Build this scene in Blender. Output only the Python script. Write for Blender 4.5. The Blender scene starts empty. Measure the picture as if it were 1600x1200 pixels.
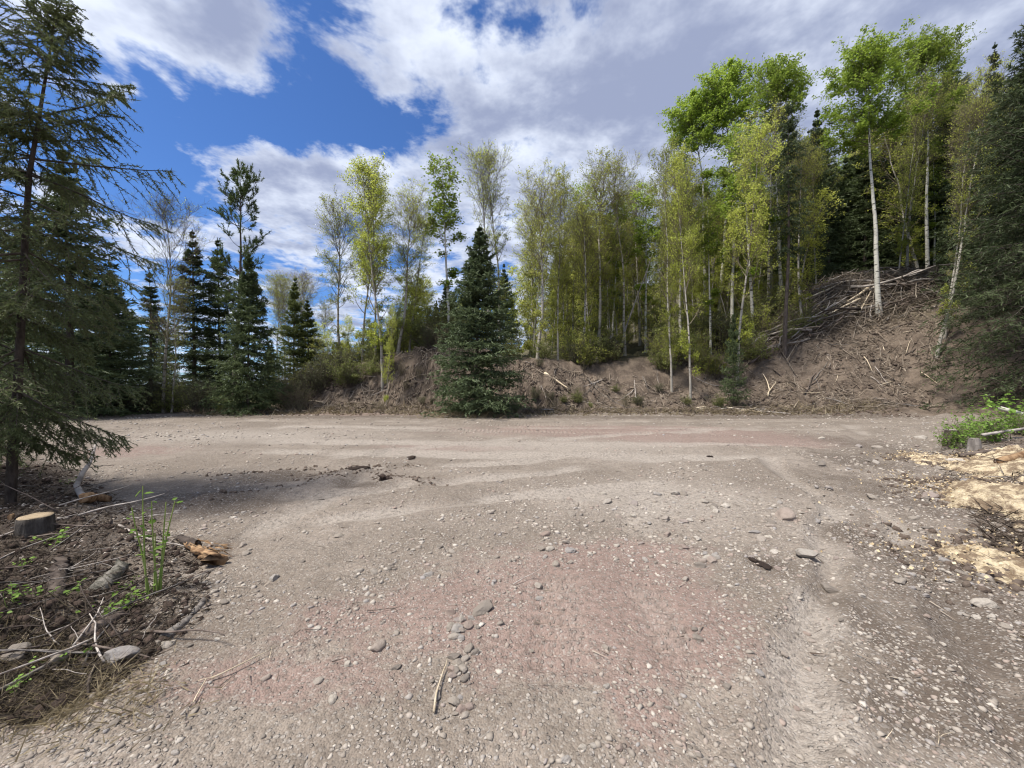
import bpy, math, random
import numpy as np
from mathutils import Matrix, Vector

R = math.radians
rng = np.random.default_rng(11)
random.seed(5)
scene = bpy.context.scene
COL = scene.collection

# ------------------------------------------------------------------ camera
CAM_H, FPX = 1.6, 600.0                     # eye height, focal length in pixels of a 1600 px wide frame
cam_d = bpy.data.cameras.new('camera')
cam_d.sensor_width = 36.0
cam_d.lens = 36.0 * FPX / 1600.0
cam_d.clip_start, cam_d.clip_end = 0.05, 3000.0
cam = bpy.data.objects.new('camera', cam_d)
COL.objects.link(cam)
cam.location = (0, 0, CAM_H)
cam.rotation_euler = (R(90), 0, 0)
scene.camera = cam

# ------------------------------------------------------------------ sky with broken cloud
SUN_AZ, SUN_EL = R(-112), R(62)             # azimuth from +Y towards +X
world = bpy.data.worlds.new('World')
scene.world = world
world.use_nodes = True
wt = world.node_tree
wt.nodes.clear()


def wn(kind, **kw):
    n = wt.nodes.new(kind)
    for k, v in kw.items():
        setattr(n, k, v)
    return n


def wmath(op, a, b=None, c=None, clamp=False):
    n = wn('ShaderNodeMath', operation=op, use_clamp=clamp)
    for i, s in enumerate((a, b, c)):
        if s is None:
            continue
        if isinstance(s, (int, float)):
            n.inputs[i].default_value = s
        else:
            wt.links.new(s, n.inputs[i])
    return n.outputs[0]


sky = wn('ShaderNodeTexSky', sky_type='NISHITA', sun_disc=False)
sky.sun_elevation, sky.sun_rotation = SUN_EL, SUN_AZ
sky.altitude, sky.air_density, sky.dust_density, sky.ozone_density = 600.0, 1.0, 0.6, 2.0
tc = wn('ShaderNodeTexCoord')
sep = wn('ShaderNodeSeparateXYZ')
wt.links.new(tc.outputs['Generated'], sep.inputs[0])
zc = wmath('ADD', wmath('MAXIMUM', sep.outputs[2], 0.0), 0.12)
px_, py_ = wmath('DIVIDE', sep.outputs[0], zc), wmath('DIVIDE', sep.outputs[1], zc)
comb = wn('ShaderNodeCombineXYZ')
wt.links.new(px_, comb.inputs[0]); wt.links.new(py_, comb.inputs[1])
P = comb.outputs[0]


def wnoise(scale, detail, rough, dist=0.0, off=(0, 0, 0)):
    m = wn('ShaderNodeVectorMath', operation='ADD')
    wt.links.new(P, m.inputs[0]); m.inputs[1].default_value = off
    n = wn('ShaderNodeTexNoise')
    n.inputs['Scale'].default_value = scale; n.inputs['Detail'].default_value = detail
    n.inputs['Roughness'].default_value = rough; n.inputs['Distortion'].default_value = dist
    wt.links.new(m.outputs[0], n.inputs['Vector'])
    return n.outputs['Fac']


def sky_p(u, v):
    d = Vector(((u - 800) / FPX, 1.0, (600 - v) / FPX)).normalized()
    return (d.x / (d.z + 0.12), d.y / (d.z + 0.12), 0.0)


cover = wmath('ADD', wmath('ADD', wmath('MULTIPLY', wnoise(3.0, 6, 0.6, 0.35, (3.1, 1.7, 0)), 1.45), -0.385),
              wmath('MULTIPLY', wnoise(8.5, 4, 0.62, 0.0, (0.3, 5.7, 0)), 0.62))
# where the cloud deck is broken and where it closes up (weather, not light)
for (u, v, s, a) in ((225, 268, .40, -.48), (300, 160, .24, -.32), (430, 190, .22, -.20), (530, 165, .20, -.24),
                     (580, 215, .18, -.22), (755, 10, .16, -.26), (670, 175, .12, -.24), (865, 25, .12, -.26),
                     (170, 440, .7, -.22), (500, 60, .15, -.24), (450, 100, .14, -.20),
                     (330, 60, .3, .20), (250, 60, .2, .15), (620, 50, .14, .10), (400, 280, .3, .20), (780, 140, .30, .20),
                     (480, 350, .5, .14), (760, 330, .6, .18), (540, 270, .2, .12)):
    d = wn('ShaderNodeVectorMath', operation='DISTANCE')
    wt.links.new(P, d.inputs[0]); d.inputs[1].default_value = sky_p(u, v)
    mr = wn('ShaderNodeMapRange', interpolation_type='SMOOTHSTEP')
    wt.links.new(d.outputs['Value'], mr.inputs['Value'])
    mr.inputs['From Min'].default_value, mr.inputs['From Max'].default_value = 0.0, s * 1.25
    mr.inputs['To Min'].default_value, mr.inputs['To Max'].default_value = a, 0.0
    cover = wmath('ADD', cover, mr.outputs[0])
side = wn('ShaderNodeMapRange', interpolation_type='SMOOTHSTEP')
wt.links.new(px_, side.inputs['Value'])
side.inputs['From Min'].default_value, side.inputs['From Max'].default_value = -0.1, 0.45
side.inputs['To Min'].default_value, side.inputs['To Max'].default_value = 0.0, 0.34
cover = wmath('ADD', cover, side.outputs[0])
cm = wn('ShaderNodeMapRange', interpolation_type='SMOOTHSTEP')
wt.links.new(cover, cm.inputs['Value'])
cm.inputs['From Min'].default_value, cm.inputs['From Max'].default_value = 0.50, 0.78
# cloud body: bright where thin or billowing, grey-lavender where the deck is thick
body = wmath('ADD', wmath('MULTIPLY', wnoise(2.6, 5, 0.58, 0.0, (7.7, 2.2, 0)), 1.0),
             wmath('ADD', wmath('MULTIPLY', cover, -0.36), wmath('MULTIPLY', side.outputs[0], -0.12)))
bm_ = wn('ShaderNodeMapRange', interpolation_type='SMOOTHSTEP')
wt.links.new(body, bm_.inputs['Value'])
bm_.inputs['From Min'].default_value, bm_.inputs['From Max'].default_value = 0.02, 0.40
cr = wn('ShaderNodeValToRGB')
cr.color_ramp.elements[0].position, cr.color_ramp.elements[0].color = 0.0, (2.15, 2.45, 3.45, 1)
cr.color_ramp.elements[1].position, cr.color_ramp.elements[1].color = 1.0, (5.5, 5.9, 6.7, 1)
wt.links.new(bm_.outputs[0], cr.inputs[0])
tint = wn('ShaderNodeMix', data_type='RGBA', blend_type='MULTIPLY')
tint.inputs['Factor'].default_value = 1.0
wt.links.new(sky.outputs[0], tint.inputs['A']); tint.inputs['B'].default_value = (0.40, 0.60, 0.90, 1)
mix = wn('ShaderNodeMix', data_type='RGBA')
wt.links.new(wmath('MULTIPLY', cm.outputs[0], 0.93), mix.inputs['Factor'])
wt.links.new(tint.outputs['Result'], mix.inputs['A']); wt.links.new(cr.outputs[0], mix.inputs['B'])
bg = wn('ShaderNodeBackground')
bg.inputs['Strength'].default_value = 0.10
wt.links.new(mix.outputs['Result'], bg.inputs['Color'])
wo = wn('ShaderNodeOutputWorld')
wt.links.new(bg.outputs[0], wo.inputs['Surface'])

# ------------------------------------------------------------------ sun behind thin cloud, exposure
sun_d = bpy.data.lights.new('sun', 'SUN')
sun_d.energy, sun_d.angle, sun_d.color = 3.7, R(13), (1.0, 0.94, 0.85)
sun = bpy.data.objects.new('sun', sun_d)
COL.objects.link(sun)
sdir = Vector((math.sin(SUN_AZ) * math.cos(SUN_EL), math.cos(SUN_AZ) * math.cos(SUN_EL), math.sin(SUN_EL)))
sun.rotation_euler = sdir.to_track_quat('Z', 'Y').to_euler()
sun.location = (-30, -10, 60)
vs = scene.view_settings
scene.display_settings.display_device = 'sRGB'
vs.view_transform, vs.look, vs.exposure, vs.gamma = 'Standard', 'None', 0.80, 1.0
vs.use_curve_mapping = False
cy = scene.cycles
cy.max_bounces, cy.diffuse_bounces, cy.glossy_bounces, cy.transmission_bounces, cy.transparent_max_bounces = 4, 3, 1, 3, 4
cy.use_denoising = True
scene.render.filter_size = 1.15
cy.pixel_filter_type = 'BLACKMAN_HARRIS'
cy.filter_width = 1.15
cy.caustics_reflective = cy.caustics_refractive = False

# ------------------------------------------------------------------ numpy helpers


def sstep(a, b, x):
    t = np.clip((np.asarray(x, float) - a) / (b - a), 0, 1)
    return t * t * (3 - 2 * t)


_perm = np.random.default_rng(3).random((256, 256))


def vnoise(x, y):
    xi, yi = np.floor(x).astype(int), np.floor(y).astype(int)
    fx, fy = x - xi, y - yi
    fx, fy = fx * fx * fx * (fx * (fx * 6 - 15) + 10), fy * fy * fy * (fy * (fy * 6 - 15) + 10)
    g = lambda i, j: _perm[i & 255, j & 255]
    a = g(xi, yi) * (1 - fx) + g(xi + 1, yi) * fx
    b = g(xi, yi + 1) * (1 - fx) + g(xi + 1, yi + 1) * fx
    return (a * (1 - fy) + b * fy) * 2 - 1


def fbm(x, y, octv=4, gain=0.5):
    s, a, t = 0, 1.0, 0
    for o in range(octv):
        s = s + a * vnoise(x * 2 ** o + 17.3 * o, y * 2 ** o - 9.1 * o)
        t += a
        a *= gain
    return s / t


def nrm(v):
    return v / np.maximum(np.linalg.norm(v, axis=-1, keepdims=True), 1e-9)


def poly_depth(x, y, pts):
    """signed distance to an open polyline, positive on its left side when walked in order"""
    pts = np.asarray(pts, float)
    best = np.full(np.shape(x), 1e9); sgn = np.ones(np.shape(x))
    for i in range(len(pts) - 1):
        ax, ay = pts[i]; bx, by = pts[i + 1]
        dx, dy = bx - ax, by - ay
        L2 = dx * dx + dy * dy
        t = ((x - ax) * dx + (y - ay) * dy) / L2
        t = np.clip(t, 0 if i else -99, 1 if i < len(pts) - 2 else 99)
        d = np.hypot(x - ax - t * dx, y - ay - t * dy)
        cr_ = dx * (y - ay) - dy * (x - ax)
        m = d < best - 1e-7
        best = np.where(m, d, best); sgn = np.where(m, np.sign(cr_), sgn)
    return best * sgn


def gp(u, v, z=0.0):
    """photo pixel -> point on the level z (metres)"""
    Y = (CAM_H - z) * FPX / (v - 600.0)
    return ((u - 800) / FPX * Y, Y)


TOE = [(-40, 22.5), (-16, 21.3), (-6, 20.8), (4, 20.8), (15, 21.3), (20, 19.5), (23, 16.5), (26, 13), (34, 4)]
LBERM = [(-9.5, 8.4), (-7.3, 7.1), (-4.7, 5.1), (-3.1, 3.8), (-2.15, 2.75), (-2.3, 1.9), (-3.2, 0.5), (-4, -4)]
RBERM = [(5.4, -3), (5.0, 1.5), (5.25, 3.6), (6.9, 5.5), (8.6, 7.4), (10.4, 9.4), (13, 11.4), (18, 13.2), (30, 16)]


def bank_par(x):
    Hs = np.interp(x, [-18, -14, -11, -8, -3, 0, 5, 10, 16, 20, 26, 40], [0, .5, 2.3, 3.5, 4.1, 3.2, 2.8, 3.0, 3.7, 4.4, 4.9, 5])
    Ws = np.interp(x, [-16, -8, -3, 0, 5, 10, 16, 26], [4.5, 3.4, 3.1, 4.2, 5.2, 6, 6.8, 7.2])
    g = np.interp(x, [-16, -8, 0, 5, 16, 26, 60], [0, .01, .05, .16, .28, .33, .36])
    return Hs, Ws, g


TREADS = [((0.42, 3.5), (0.22, 1.75), .30), ((1.05, 3.4), (0.92, 2.0), .26), ((2.3, 6.0), (1.3, 4.0), .35),
          ((-5, 13.5), (7, 12.4), .45), ((-6, 15.6), (9, 14.6), .45), ((6.6, 9.3), (4.2, 5.0), .35)]
RUTS = [((1.05, 1.3), (4.3, 5.3), .22, .05), ((4.3, 5.3), (5.6, 8.4), .25, .05), ((-1.5, 7.4), (3.0, 8.8), .3, .045), ((-4.0, 8.2), (0.5, 11.5), .35, .045), ((1.0, 11), (10, 14.5), .4, .05), ((2.2, 1.3), (5.6, 6.4), .20, .04), ((-3.5, 5.2), (1.5, 7.2), .3, .04), ((-2.6, 4.4), (2.6, 6.1), .28, .04), ((-6, 9.0), (6, 8.0), .5, .03), ((-7, 10.5), (8, 9.8), .5, .035), ((-9, 14.3), (12, 13.4), .5, .07), ((-12, 16.8), (13, 16.4), .5, .05),
        ((-14, 18.6), (15, 18.2), .6, .06), ((-3.0, 1.2), (-2.4, 7.5), .3, .02), ((7, 7), (14, 16), .4, .05)]
RIDGES = [((-4.4, 4.9), (-2.2, 6.9), .32, .09), ((-2.3, 6.6), (-1.1, 6.0), .25, .07), ((-3.6, 6.5), (-1.9, 7.6), .3, .06),
          ((-5.2, 6.5), (-3.5, 7.2), .3, .07), ((1.3, 3.9), (2.9, 3.5), .22, .04), ((4.2, 7.4), (6.4, 8.2), .35, .05),
          ((3.0, 9.0), (7.5, 9.6), .4, .05), ((-5, 11.2), (-2.6, 11.0), .3, .04)]


def seg_uv(x, y, a, b):
    dx, dy = b[0] - a[0], b[1] - a[1]
    L = math.hypot(dx, dy)
    t = ((x - a[0]) * dx + (y - a[1]) * dy) / L
    s = (-(x - a[0]) * dy + (y - a[1]) * dx) / L
    return t, s, L


def H(x, y, fine=True):
    x = np.asarray(x, float); y = np.asarray(y, float)
    d = poly_depth(x, y, TOE) + 0.7 * fbm(x * .35, y * .35, 3)
    Hs, Ws, g = bank_par(x)
    t = np.clip(d / Ws, 0, 1)
    z = Hs * (0.45 * t + 0.55 * sstep(0.3, .95, t))
    z = z + g * np.clip(d - Ws * .8, 0, 42) + 0.10 * np.clip(d - 42, 0, 70) * (x > -8) * np.clip((x + 8) / 12, 0, 1)
    bank = sstep(0, 1.5, d) * np.clip(Hs / 2, 0, 1)
    z = z + bank * (0.36 * fbm(x * .55 + 3, y * .55, 4, .55) - .22 * np.clip(1 - np.abs(fbm(x * .8 + 1, y * .25, 3)) * 5, 0, 1))
    z = z + np.clip(.05 + .30 * fbm(x * 1.7 + 9, y * 1.7, 4, .6), 0, .3) * np.exp(-((d + .1) / .55) ** 2) * sstep(-22, -12, x)
    # slump scar in the bank right of the lone spruce
    tt, ss, L = seg_uv(x, y, (0.9, 23.2), (5.0, 21.5))
    z = z - 0.35 * sstep(-1.1, -.05, ss) * sstep(.12, -.02, ss) * sstep(0, .6, tt) * sstep(L, L - .6, tt)
    # earth core of the slash heap
    z = z + 2.3 * np.exp(-(((x - 27.0) / 5.2) ** 2 + ((y - 31.0) / 2.9) ** 2)) + 0.8 * np.exp(-(((x - 33) / 4) ** 2 + ((y - 29.5) / 2.5) ** 2))
    # spoil berms on both sides of the entrance
    dl = -poly_depth(x, y, LBERM); dr = -poly_depth(x, y, RBERM)
    lb, rb = sstep(0, 1.3, dl), sstep(-.1, 1.3, dr)
    z = z + lb * (0.17 + 0.22 * fbm(x * 1.3, y * 1.3 + 5, 4) + .07 * fbm(x * 5.3, y * 5.3, 3)) + rb * (0.30 + 0.12 * fbm(x * 1.1 + 8, y * 1.1, 4))
    if fine:
        pad = (1 - bank)
        z = z + pad * (0.035 * fbm(x * .5, y * .5, 3) + 0.022 * fbm(x * 2.1, y * 2.1 + 4, 3) + 0.010 * fbm(x * 7, y * 7, 3))
        z = z + bank * 0.10 * fbm(x * 2.6, y * 2.6, 4, .6)
        wob = 0.10 * fbm(x * .8, y * .8, 2)
        for a, b, w in TREADS:
            t_, s_, L = seg_uv(x, y, a, b)
            s_ = s_ + wob * .6
            m = sstep(w / 2 + .05, w / 2 - .03, np.abs(s_)) * sstep(-.1, .5, t_) * sstep(L + .1, L - .5, t_)
            m = m * sstep(-.25, .25, fbm(x * 1.1 + 2, y * 1.1, 2) + .12)
            bars = sstep(-.3, .6, np.cos(t_ * 2 * math.pi / .14 + 7 * np.abs(s_) + 1.2 * fbm(x * 2, y * 2, 2)))
            z = z + pad * m * (0.042 * bars - 0.034)
        for a, b, w, dep in RUTS:
            t_, s_, L = seg_uv(x, y, a, b)
            s_ = s_ + wob * 2.5
            m = sstep(-.3, .6, t_) * sstep(L + .3, L - .6, t_)
            z = z + pad * m * dep * (-np.exp(-(s_ / (w * .5)) ** 2) + .55 * np.exp(-((np.abs(s_) - w * .85) / (w * .3)) ** 2))
        for a, b, w, h in RIDGES:
            t_, s_, L = seg_uv(x, y, a, b)
            s_ = s_ + wob * 2 + .12 * np.sin(t_ * 1.7)
            m = sstep(-.2, .5, t_) * sstep(L + .2, L - .5, t_)
            z = z + pad * m * h * np.exp(-(s_ / w) ** 2) * (1 + .7 * fbm(x * 4, y * 4, 3))
    return z


def H1(x, y):
    return float(H(np.array([x]), np.array([y]))[0])


# ------------------------------------------------------------------ mesh helpers


def make_mesh(name, V, T=None, Q=None, mat=None, tint=None, smooth=True, extra=None):
    V = np.asarray(V, np.float32)
    T = np.zeros((0, 3), np.int32) if T is None or len(T) == 0 else np.asarray(T, np.int32)
    Q = np.zeros((0, 4), np.int32) if Q is None or len(Q) == 0 else np.asarray(Q, np.int32)
    me = bpy.data.meshes.new(name)
    me.vertices.add(len(V)); me.vertices.foreach_set('co', V.ravel())
    me.loops.add(T.size + Q.size)
    me.loops.foreach_set('vertex_index', np.concatenate([T.ravel(), Q.ravel()]))
    me.polygons.add(len(T) + len(Q))
    ls = np.concatenate([np.arange(len(T)) * 3, T.size + np.arange(len(Q)) * 4])
    me.polygons.foreach_set('loop_start', ls.astype(np.int32))
    me.update(calc_edges=True)
    if smooth:
        me.polygons.foreach_set('use_smooth', np.ones(len(T) + len(Q), bool))
    if tint is not None:
        a = me.attributes.new('tint', 'FLOAT', 'POINT')
        a.data.foreach_set('value', np.asarray(tint, np.float32))
    if extra is not None:
        for k, arr in extra.items():
            a = me.attributes.new(k, 'FLOAT', 'POINT')
            a.data.foreach_set('value', np.asarray(arr, np.float32))
    if mat:
        me.materials.append(mat)
    return me


class MB:
    def __init__(s):
        s.V, s.T, s.Q, s.C, s.n = [], [], [], [], 0

    def add(s, V, T=None, Q=None, tint=0.5):
        V = np.asarray(V, float).reshape(-1, 3)
        if T is not None:
            s.T.append(np.asarray(T).reshape(-1, 3) + s.n)
        if Q is not None:
            s.Q.append(np.asarray(Q).reshape(-1, 4) + s.n)
        s.C.append(np.broadcast_to(np.asarray(tint, float), (len(V),)))
        s.V.append(V); s.n += len(V)

    def tubes(s, P, Rd, k=4, cap=False, tint=0.5):
        P = np.asarray(P, float); N, m, _ = P.shape
        Tn = np.empty_like(P)
        Tn[:, 1:-1] = P[:, 2:] - P[:, :-2]; Tn[:, 0] = P[:, 1] - P[:, 0]; Tn[:, -1] = P[:, -1] - P[:, -2]
        Tn = nrm(Tn)
        ov = nrm(P[:, -1] - P[:, 0])
        ref = np.where(np.abs(ov[:, 2:3]) > .75, np.array([[1., .13, 0]]), np.array([[0.07, 0, 1.]]))[:, None, :]
        A = nrm(np.cross(Tn, np.broadcast_to(ref, Tn.shape))); B = np.cross(Tn, A)
        an = np.arange(k) * 2 * math.pi / k
        ring = A[:, :, None, :] * np.cos(an)[None, None, :, None] + B[:, :, None, :] * np.sin(an)[None, None, :, None]
        V = P[:, :, None, :] + ring * np.asarray(Rd)[:, :, None, None]
        i = np.arange(m - 1)[:, None]; j = np.arange(k)[None, :]
        q = np.stack([i * k + j, i * k + (j + 1) % k, (i + 1) * k + (j + 1) % k, (i + 1) * k + j], -1).reshape(-1, 4)
        Qs = (q[None] + (np.arange(N) * m * k)[:, None, None]).reshape(-1, 4)
        if np.ndim(tint) == 1:
            tint = np.repeat(tint, m * k)
        V = V.reshape(-1, 3)
        T = None
        if cap:
            e0 = (np.arange(N) * m * k)[:, None]
            fan = np.array([[0, a + 1, a] for a in range(1, k - 1)]).reshape(1, -1)
            fan2 = np.array([[0, a, a + 1] for a in range(1, k - 1)]).reshape(1, -1) + (m - 1) * k
            T = np.concatenate([(e0 + fan).reshape(-1, 3), (e0 + fan2).reshape(-1, 3)])
        s.add(V, T=T, Q=Qs, tint=tint)

    def blades(s, base, tip, wid, tint=0.5):
        """thin triangles from base to tip"""
        N = len(base)
        d = nrm(tip - base)
        w = nrm(np.cross(d, nrm(rng.normal(size=(N, 3))))) * np.asarray(wid).reshape(-1, 1) * .5
        V = np.stack([base - w, base + w, tip], 1).reshape(-1, 3)
        T = np.arange(N * 3).reshape(-1, 3)
        s.add(V, T=T, tint=np.repeat(np.broadcast_to(tint, (N,)), 3))

    def leaves(s, C, size, tint=0.5, droop=0.3, asp=0.8):
        N = len(C)
        a = rng.normal(size=(N, 3)); a[:, 2] = a[:, 2] * .6 - droop
        a = nrm(a)
        b = nrm(np.cross(a, nrm(rng.normal(size=(N, 3)))))
        c = np.cross(a, b)
        sz = np.broadcast_to(size, (N,)).reshape(-1, 1)
        V = np.stack([C, C + a * sz * .5 + b * sz * asp * .5 + c * sz * .08, C + a * sz, C + a * sz * .5 - b * sz * asp * .5 + c * sz * .08], 1).reshape(-1, 3)
        s.add(V, Q=np.arange(N * 4).reshape(-1, 4), tint=np.repeat(np.broadcast_to(tint, (N,)), 4))

    def mesh(s, name, mat, smooth=True):
        return make_mesh(name, np.concatenate(s.V), np.concatenate(s.T) if s.T else None,
                         np.concatenate(s.Q) if s.Q else None, mat, np.concatenate(s.C), smooth)


def along(P, t):
    """P (N,m,3), t (N,k) -> points and tangents (N,k,3)"""
    N, m, _ = P.shape
    f = np.clip(t, 0, .9999) * (m - 1)
    i = f.astype(int); f = (f - i)[..., None]
    n = np.arange(N)[:, None]
    a, b = P[n, i], P[n, i + 1]
    return a * (1 - f) + b * f, nrm(b - a)


def grow(S, D, L, m, up=0.0, wob=0.1, upend=None):
    D = nrm(D); pts = [S]; L = np.asarray(L).reshape(-1, 1)
    for j in range(1, m):
        u = up if upend is None else up + (upend - up) * (j / (m - 1))
        D = D + rng.normal(size=D.shape) * wob
        D[:, 2] += u
        D = nrm(D)
        pts.append(pts[-1] + D * L / (m - 1))
    return np.stack(pts, 1)


def side_dir(T, ang, az=None):
    """turn tangents T by ang away into a random (or given) roll"""
    ref = np.where(np.abs(T[:, 2:3]) > .9, np.array([[1., 0, 0]]), np.array([[0, 0, 1.]]))
    A = nrm(np.cross(T, ref)); B = np.cross(A, T)
    az = rng.uniform(0, 2 * math.pi, len(T)) if az is None else az
    w = A * np.cos(az)[:, None] + B * np.sin(az)[:, None]
    return T * np.cos(ang)[:, None] + w * np.sin(ang)[:, None]


def obj(name, me, parent=None):
    o = bpy.data.objects.new(name, me)
    COL.objects.link(o)
    if parent is not None:
        o.parent = parent
    return o


def tag(o, label=None, cat=None, group=None, kind=None):
    if label: o['label'] = label
    if cat: o['category'] = cat
    if group: o['group'] = group
    if kind: o['kind'] = kind
    return o


def thing(name, parts, M, label, cat, group=None):
    """an Empty at the thing's base that carries its parts; parts = [(name, mesh), ...]"""
    e = bpy.data.objects.new(name, None)
    e.empty_display_size = .2
    COL.objects.link(e)
    e.matrix_world = M
    tag(e, label, cat, group)
    for pn, me in parts:
        c = obj(pn, me, e)
        if pn in ('branches', 'stems', 'splinters', 'leaves'):
            c['kind'] = 'stuff'
    return e


# ------------------------------------------------------------------ materials
MATS = {}


def new_mat(name):
    m = bpy.data.materials.new(name); m.use_nodes = True
    nt = m.node_tree; nt.nodes.clear()
    out = nt.nodes.new('ShaderNodeOutputMaterial')
    MATS[name] = m
    return m, nt, out


class NT:
    """tiny node-graph writer"""

    def __init__(s, nt):
        s.nt = nt

    def n(s, kind, ins=None, **kw):
        nd = s.nt.nodes.new(kind)
        for k, v in kw.items():
            setattr(nd, k, v)
        for k, v in (ins or {}).items():
            s.put(nd.inputs[k], v)
        return nd

    def put(s, sock, v):
        if hasattr(v, 'is_output'):
            s.nt.links.new(v, sock)
        else:
            sock.default_value = v

    def mix(s, f, a, b, blend='MIX'):
        nd = s.nt.nodes.new('ShaderNodeMix'); nd.data_type = 'RGBA'; nd.blend_type = blend
        s.put(nd.inputs['Factor'], f); s.put(nd.inputs['A'], a); s.put(nd.inputs['B'], b)
        return nd.outputs['Result']

    def math(s, op, a, b=0.0, clamp=False):
        nd = s.nt.nodes.new('ShaderNodeMath'); nd.operation = op; nd.use_clamp = clamp
        s.put(nd.inputs[0], a); s.put(nd.inputs[1], b)
        return nd.outputs[0]

    def noise(s, vec, scale, detail=4, rough=.55, dist=0.0, out='Fac'):
        nd = s.n('ShaderNodeTexNoise', {'Scale': scale, 'Detail': detail, 'Roughness': rough, 'Distortion': dist})
        if vec is not None:
            s.nt.links.new(vec, nd.inputs['Vector'])
        return nd.outputs[out]

    def ramp(s, f, lo, hi, a=0.0, b=1.0):
        nd = s.n('ShaderNodeMapRange', {'Value': f, 'From Min': lo, 'From Max': hi, 'To Min': a, 'To Max': b}, interpolation_type='SMOOTHSTEP')
        return nd.outputs[0]

    def attr(s, name):
        return s.n('ShaderNodeAttribute', attribute_name=name).outputs['Fac']

    def objrand(s):
        return s.n('ShaderNodeObjectInfo').outputs['Random']

    def coord(s, which='Object'):
        return s.n('ShaderNodeTexCoord').outputs[which]


def c4(r, g, b):
    return (r, g, b, 1.0)


def foliage_mat(name, dark, light, odd, transl=.35, rough=.55, spread=.25):
    m, nt, out = new_mat(name); g = NT(nt)
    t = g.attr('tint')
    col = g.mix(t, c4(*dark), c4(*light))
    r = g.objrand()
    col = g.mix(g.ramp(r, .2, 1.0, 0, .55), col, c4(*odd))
    hsv = g.n('ShaderNodeHueSaturation', {'Color': col, 'Value': g.ramp(g.math('FRACT', g.math('MULTIPLY', r, 7.31)), 0, 1, 1 - spread, 1 + spread)})
    b = g.n('ShaderNodeBsdfPrincipled', {'Base Color': hsv.outputs[0], 'Roughness': rough, 'Specular IOR Level': .25})
    tr = g.n('ShaderNodeBsdfTranslucent', {'Color': hsv.outputs[0]})
    mx = g.n('ShaderNodeMixShader', {0: transl, 1: b.outputs[0], 2: tr.outputs[0]})
    nt.links.new(mx.outputs[0], out.inputs['Surface'])
    return m


def solid_mat(name, base, var, scale=6.0, rough=.85, bump=.3, bscale=30, objvar=.25, stretch=(1, 1, 1), spec=.2):
    m, nt, out = new_mat(name); g = NT(nt)
    mp = g.n('ShaderNodeMapping', {'Vector': g.coord(), 'Scale': stretch}).outputs[0]
    f = g.noise(mp, scale, 5, .6)
    col = g.mix(g.ramp(f, .3, .7), c4(*base), c4(*var))
    r = g.objrand()
    col = g.n('ShaderNodeHueSaturation', {'Color': col, 'Value': g.ramp(r, 0, 1, 1 - objvar, 1 + objvar)}).outputs[0]
    bn = g.n('ShaderNodeBump', {'Strength': bump, 'Distance': .02, 'Height': g.noise(mp, bscale, 5, .65)})
    b = g.n('ShaderNodeBsdfPrincipled', {'Base Color': col, 'Roughness': rough, 'Specular IOR Level': spec, 'Normal': bn.outputs[0]})
    nt.links.new(b.outputs[0], out.inputs['Surface'])
    return m


M_SPRUCE = foliage_mat('spruce_needles', (.040, .058, .024), (.135, .175, .075), (.105, .140, .075), .3)
M_SPRUCE_Y = foliage_mat('yellowish_spruce_needles', (.050, .066, .020), (.18, .21, .065), (.13, .16, .06), .3)
M_NEAR = foliage_mat('near_spruce_needles', (.055, .080, .030), (.19, .235, .095), (.15, .17, .075), .35)
M_PINE = foliage_mat('pine_needles', (.055, .085, .025), (.17, .23, .075), (.13, .18, .06), .32)
M_ASPEN = foliage_mat('fresh_aspen_leaves', (.13, .20, .022), (.36, .47, .075), (.30, .38, .07), .5)
M_BIRCH = foliage_mat('young_birch_leaves', (.25, .30, .045), (.57, .61, .13), (.50, .51, .13), .57)
M_BUSH = foliage_mat('bush_leaves', (.11, .14, .035), (.30, .33, .11), (.25, .25, .10), .45)
M_BUSHD = foliage_mat('dark_bush_leaves', (.065, .082, .036), (.19, .21, .10), (.16, .16, .085), .38)
M_LEAF = foliage_mat('raspberry_leaves', (.12, .22, .03), (.28, .44, .08), (.22, .36, .08), .4)
M_GRASS = foliage_mat('dry_grass_blades', (.17, .13, .075), (.42, .35, .22), (.3, .25, .14), .25)
M_CHIP = foliage_mat('wood_litter', (.075, .055, .042), (.40, .34, .27), (.2, .16, .12), .0, .9)
M_SAWC = foliage_mat('sawdust_flakes', (.30, .21, .11), (.66, .54, .35), (.5, .4, .25), .1, .9)
M_CHIPD = foliage_mat('dark_debris', (.022, .016, .012), (.17, .13, .095), (.09, .07, .05), .0, .9)
M_TWIG = solid_mat('grey_twigs', (.12, .10, .065), (.23, .195, .135), 8, .9, .2)
M_TWIGD = solid_mat('dark_twigs', (.055, .042, .034), (.11, .09, .075), 8, .9, .2)
M_SPBARK = solid_mat('spruce_bark', (.075, .058, .048), (.17, .14, .12), 9, .95, .8, 40, stretch=(1, 1, .35))
M_NEARBARK = solid_mat('dark_spruce_bark', (.038, .030, .025), (.115, .095, .08), 14, .95, 1.0, 60, .1, (1, 1, .35))
M_DEADWOOD = solid_mat('weathered_wood', (.16, .14, .125), (.40, .36, .32), 7, .9, .4, 50, .45, (1, 1, .3))
M_DARKWOOD = solid_mat('dark_wet_wood', (.055, .042, .036), (.15, .12, .10), 7, .9, .4, 50, .4)
M_PALEWOOD = solid_mat('pale_split_wood', (.50, .40, .27), (.66, .57, .43), 9, .85, .3, 60, .2)
M_ORANGE = solid_mat('orange_split_wood', (.15, .085, .045), (.38, .25, .14), 12, .8, .5, 60, .15, (1, 1, .25))
M_MOSSLOG = solid_mat('mossy_grey_log', (.10, .095, .07), (.27, .25, .22), 11, .95, 1.0, 50, .1)
M_STEM = solid_mat('green_shoot', (.16, .24, .05), (.25, .30, .09), 8, .6, .1)
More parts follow.
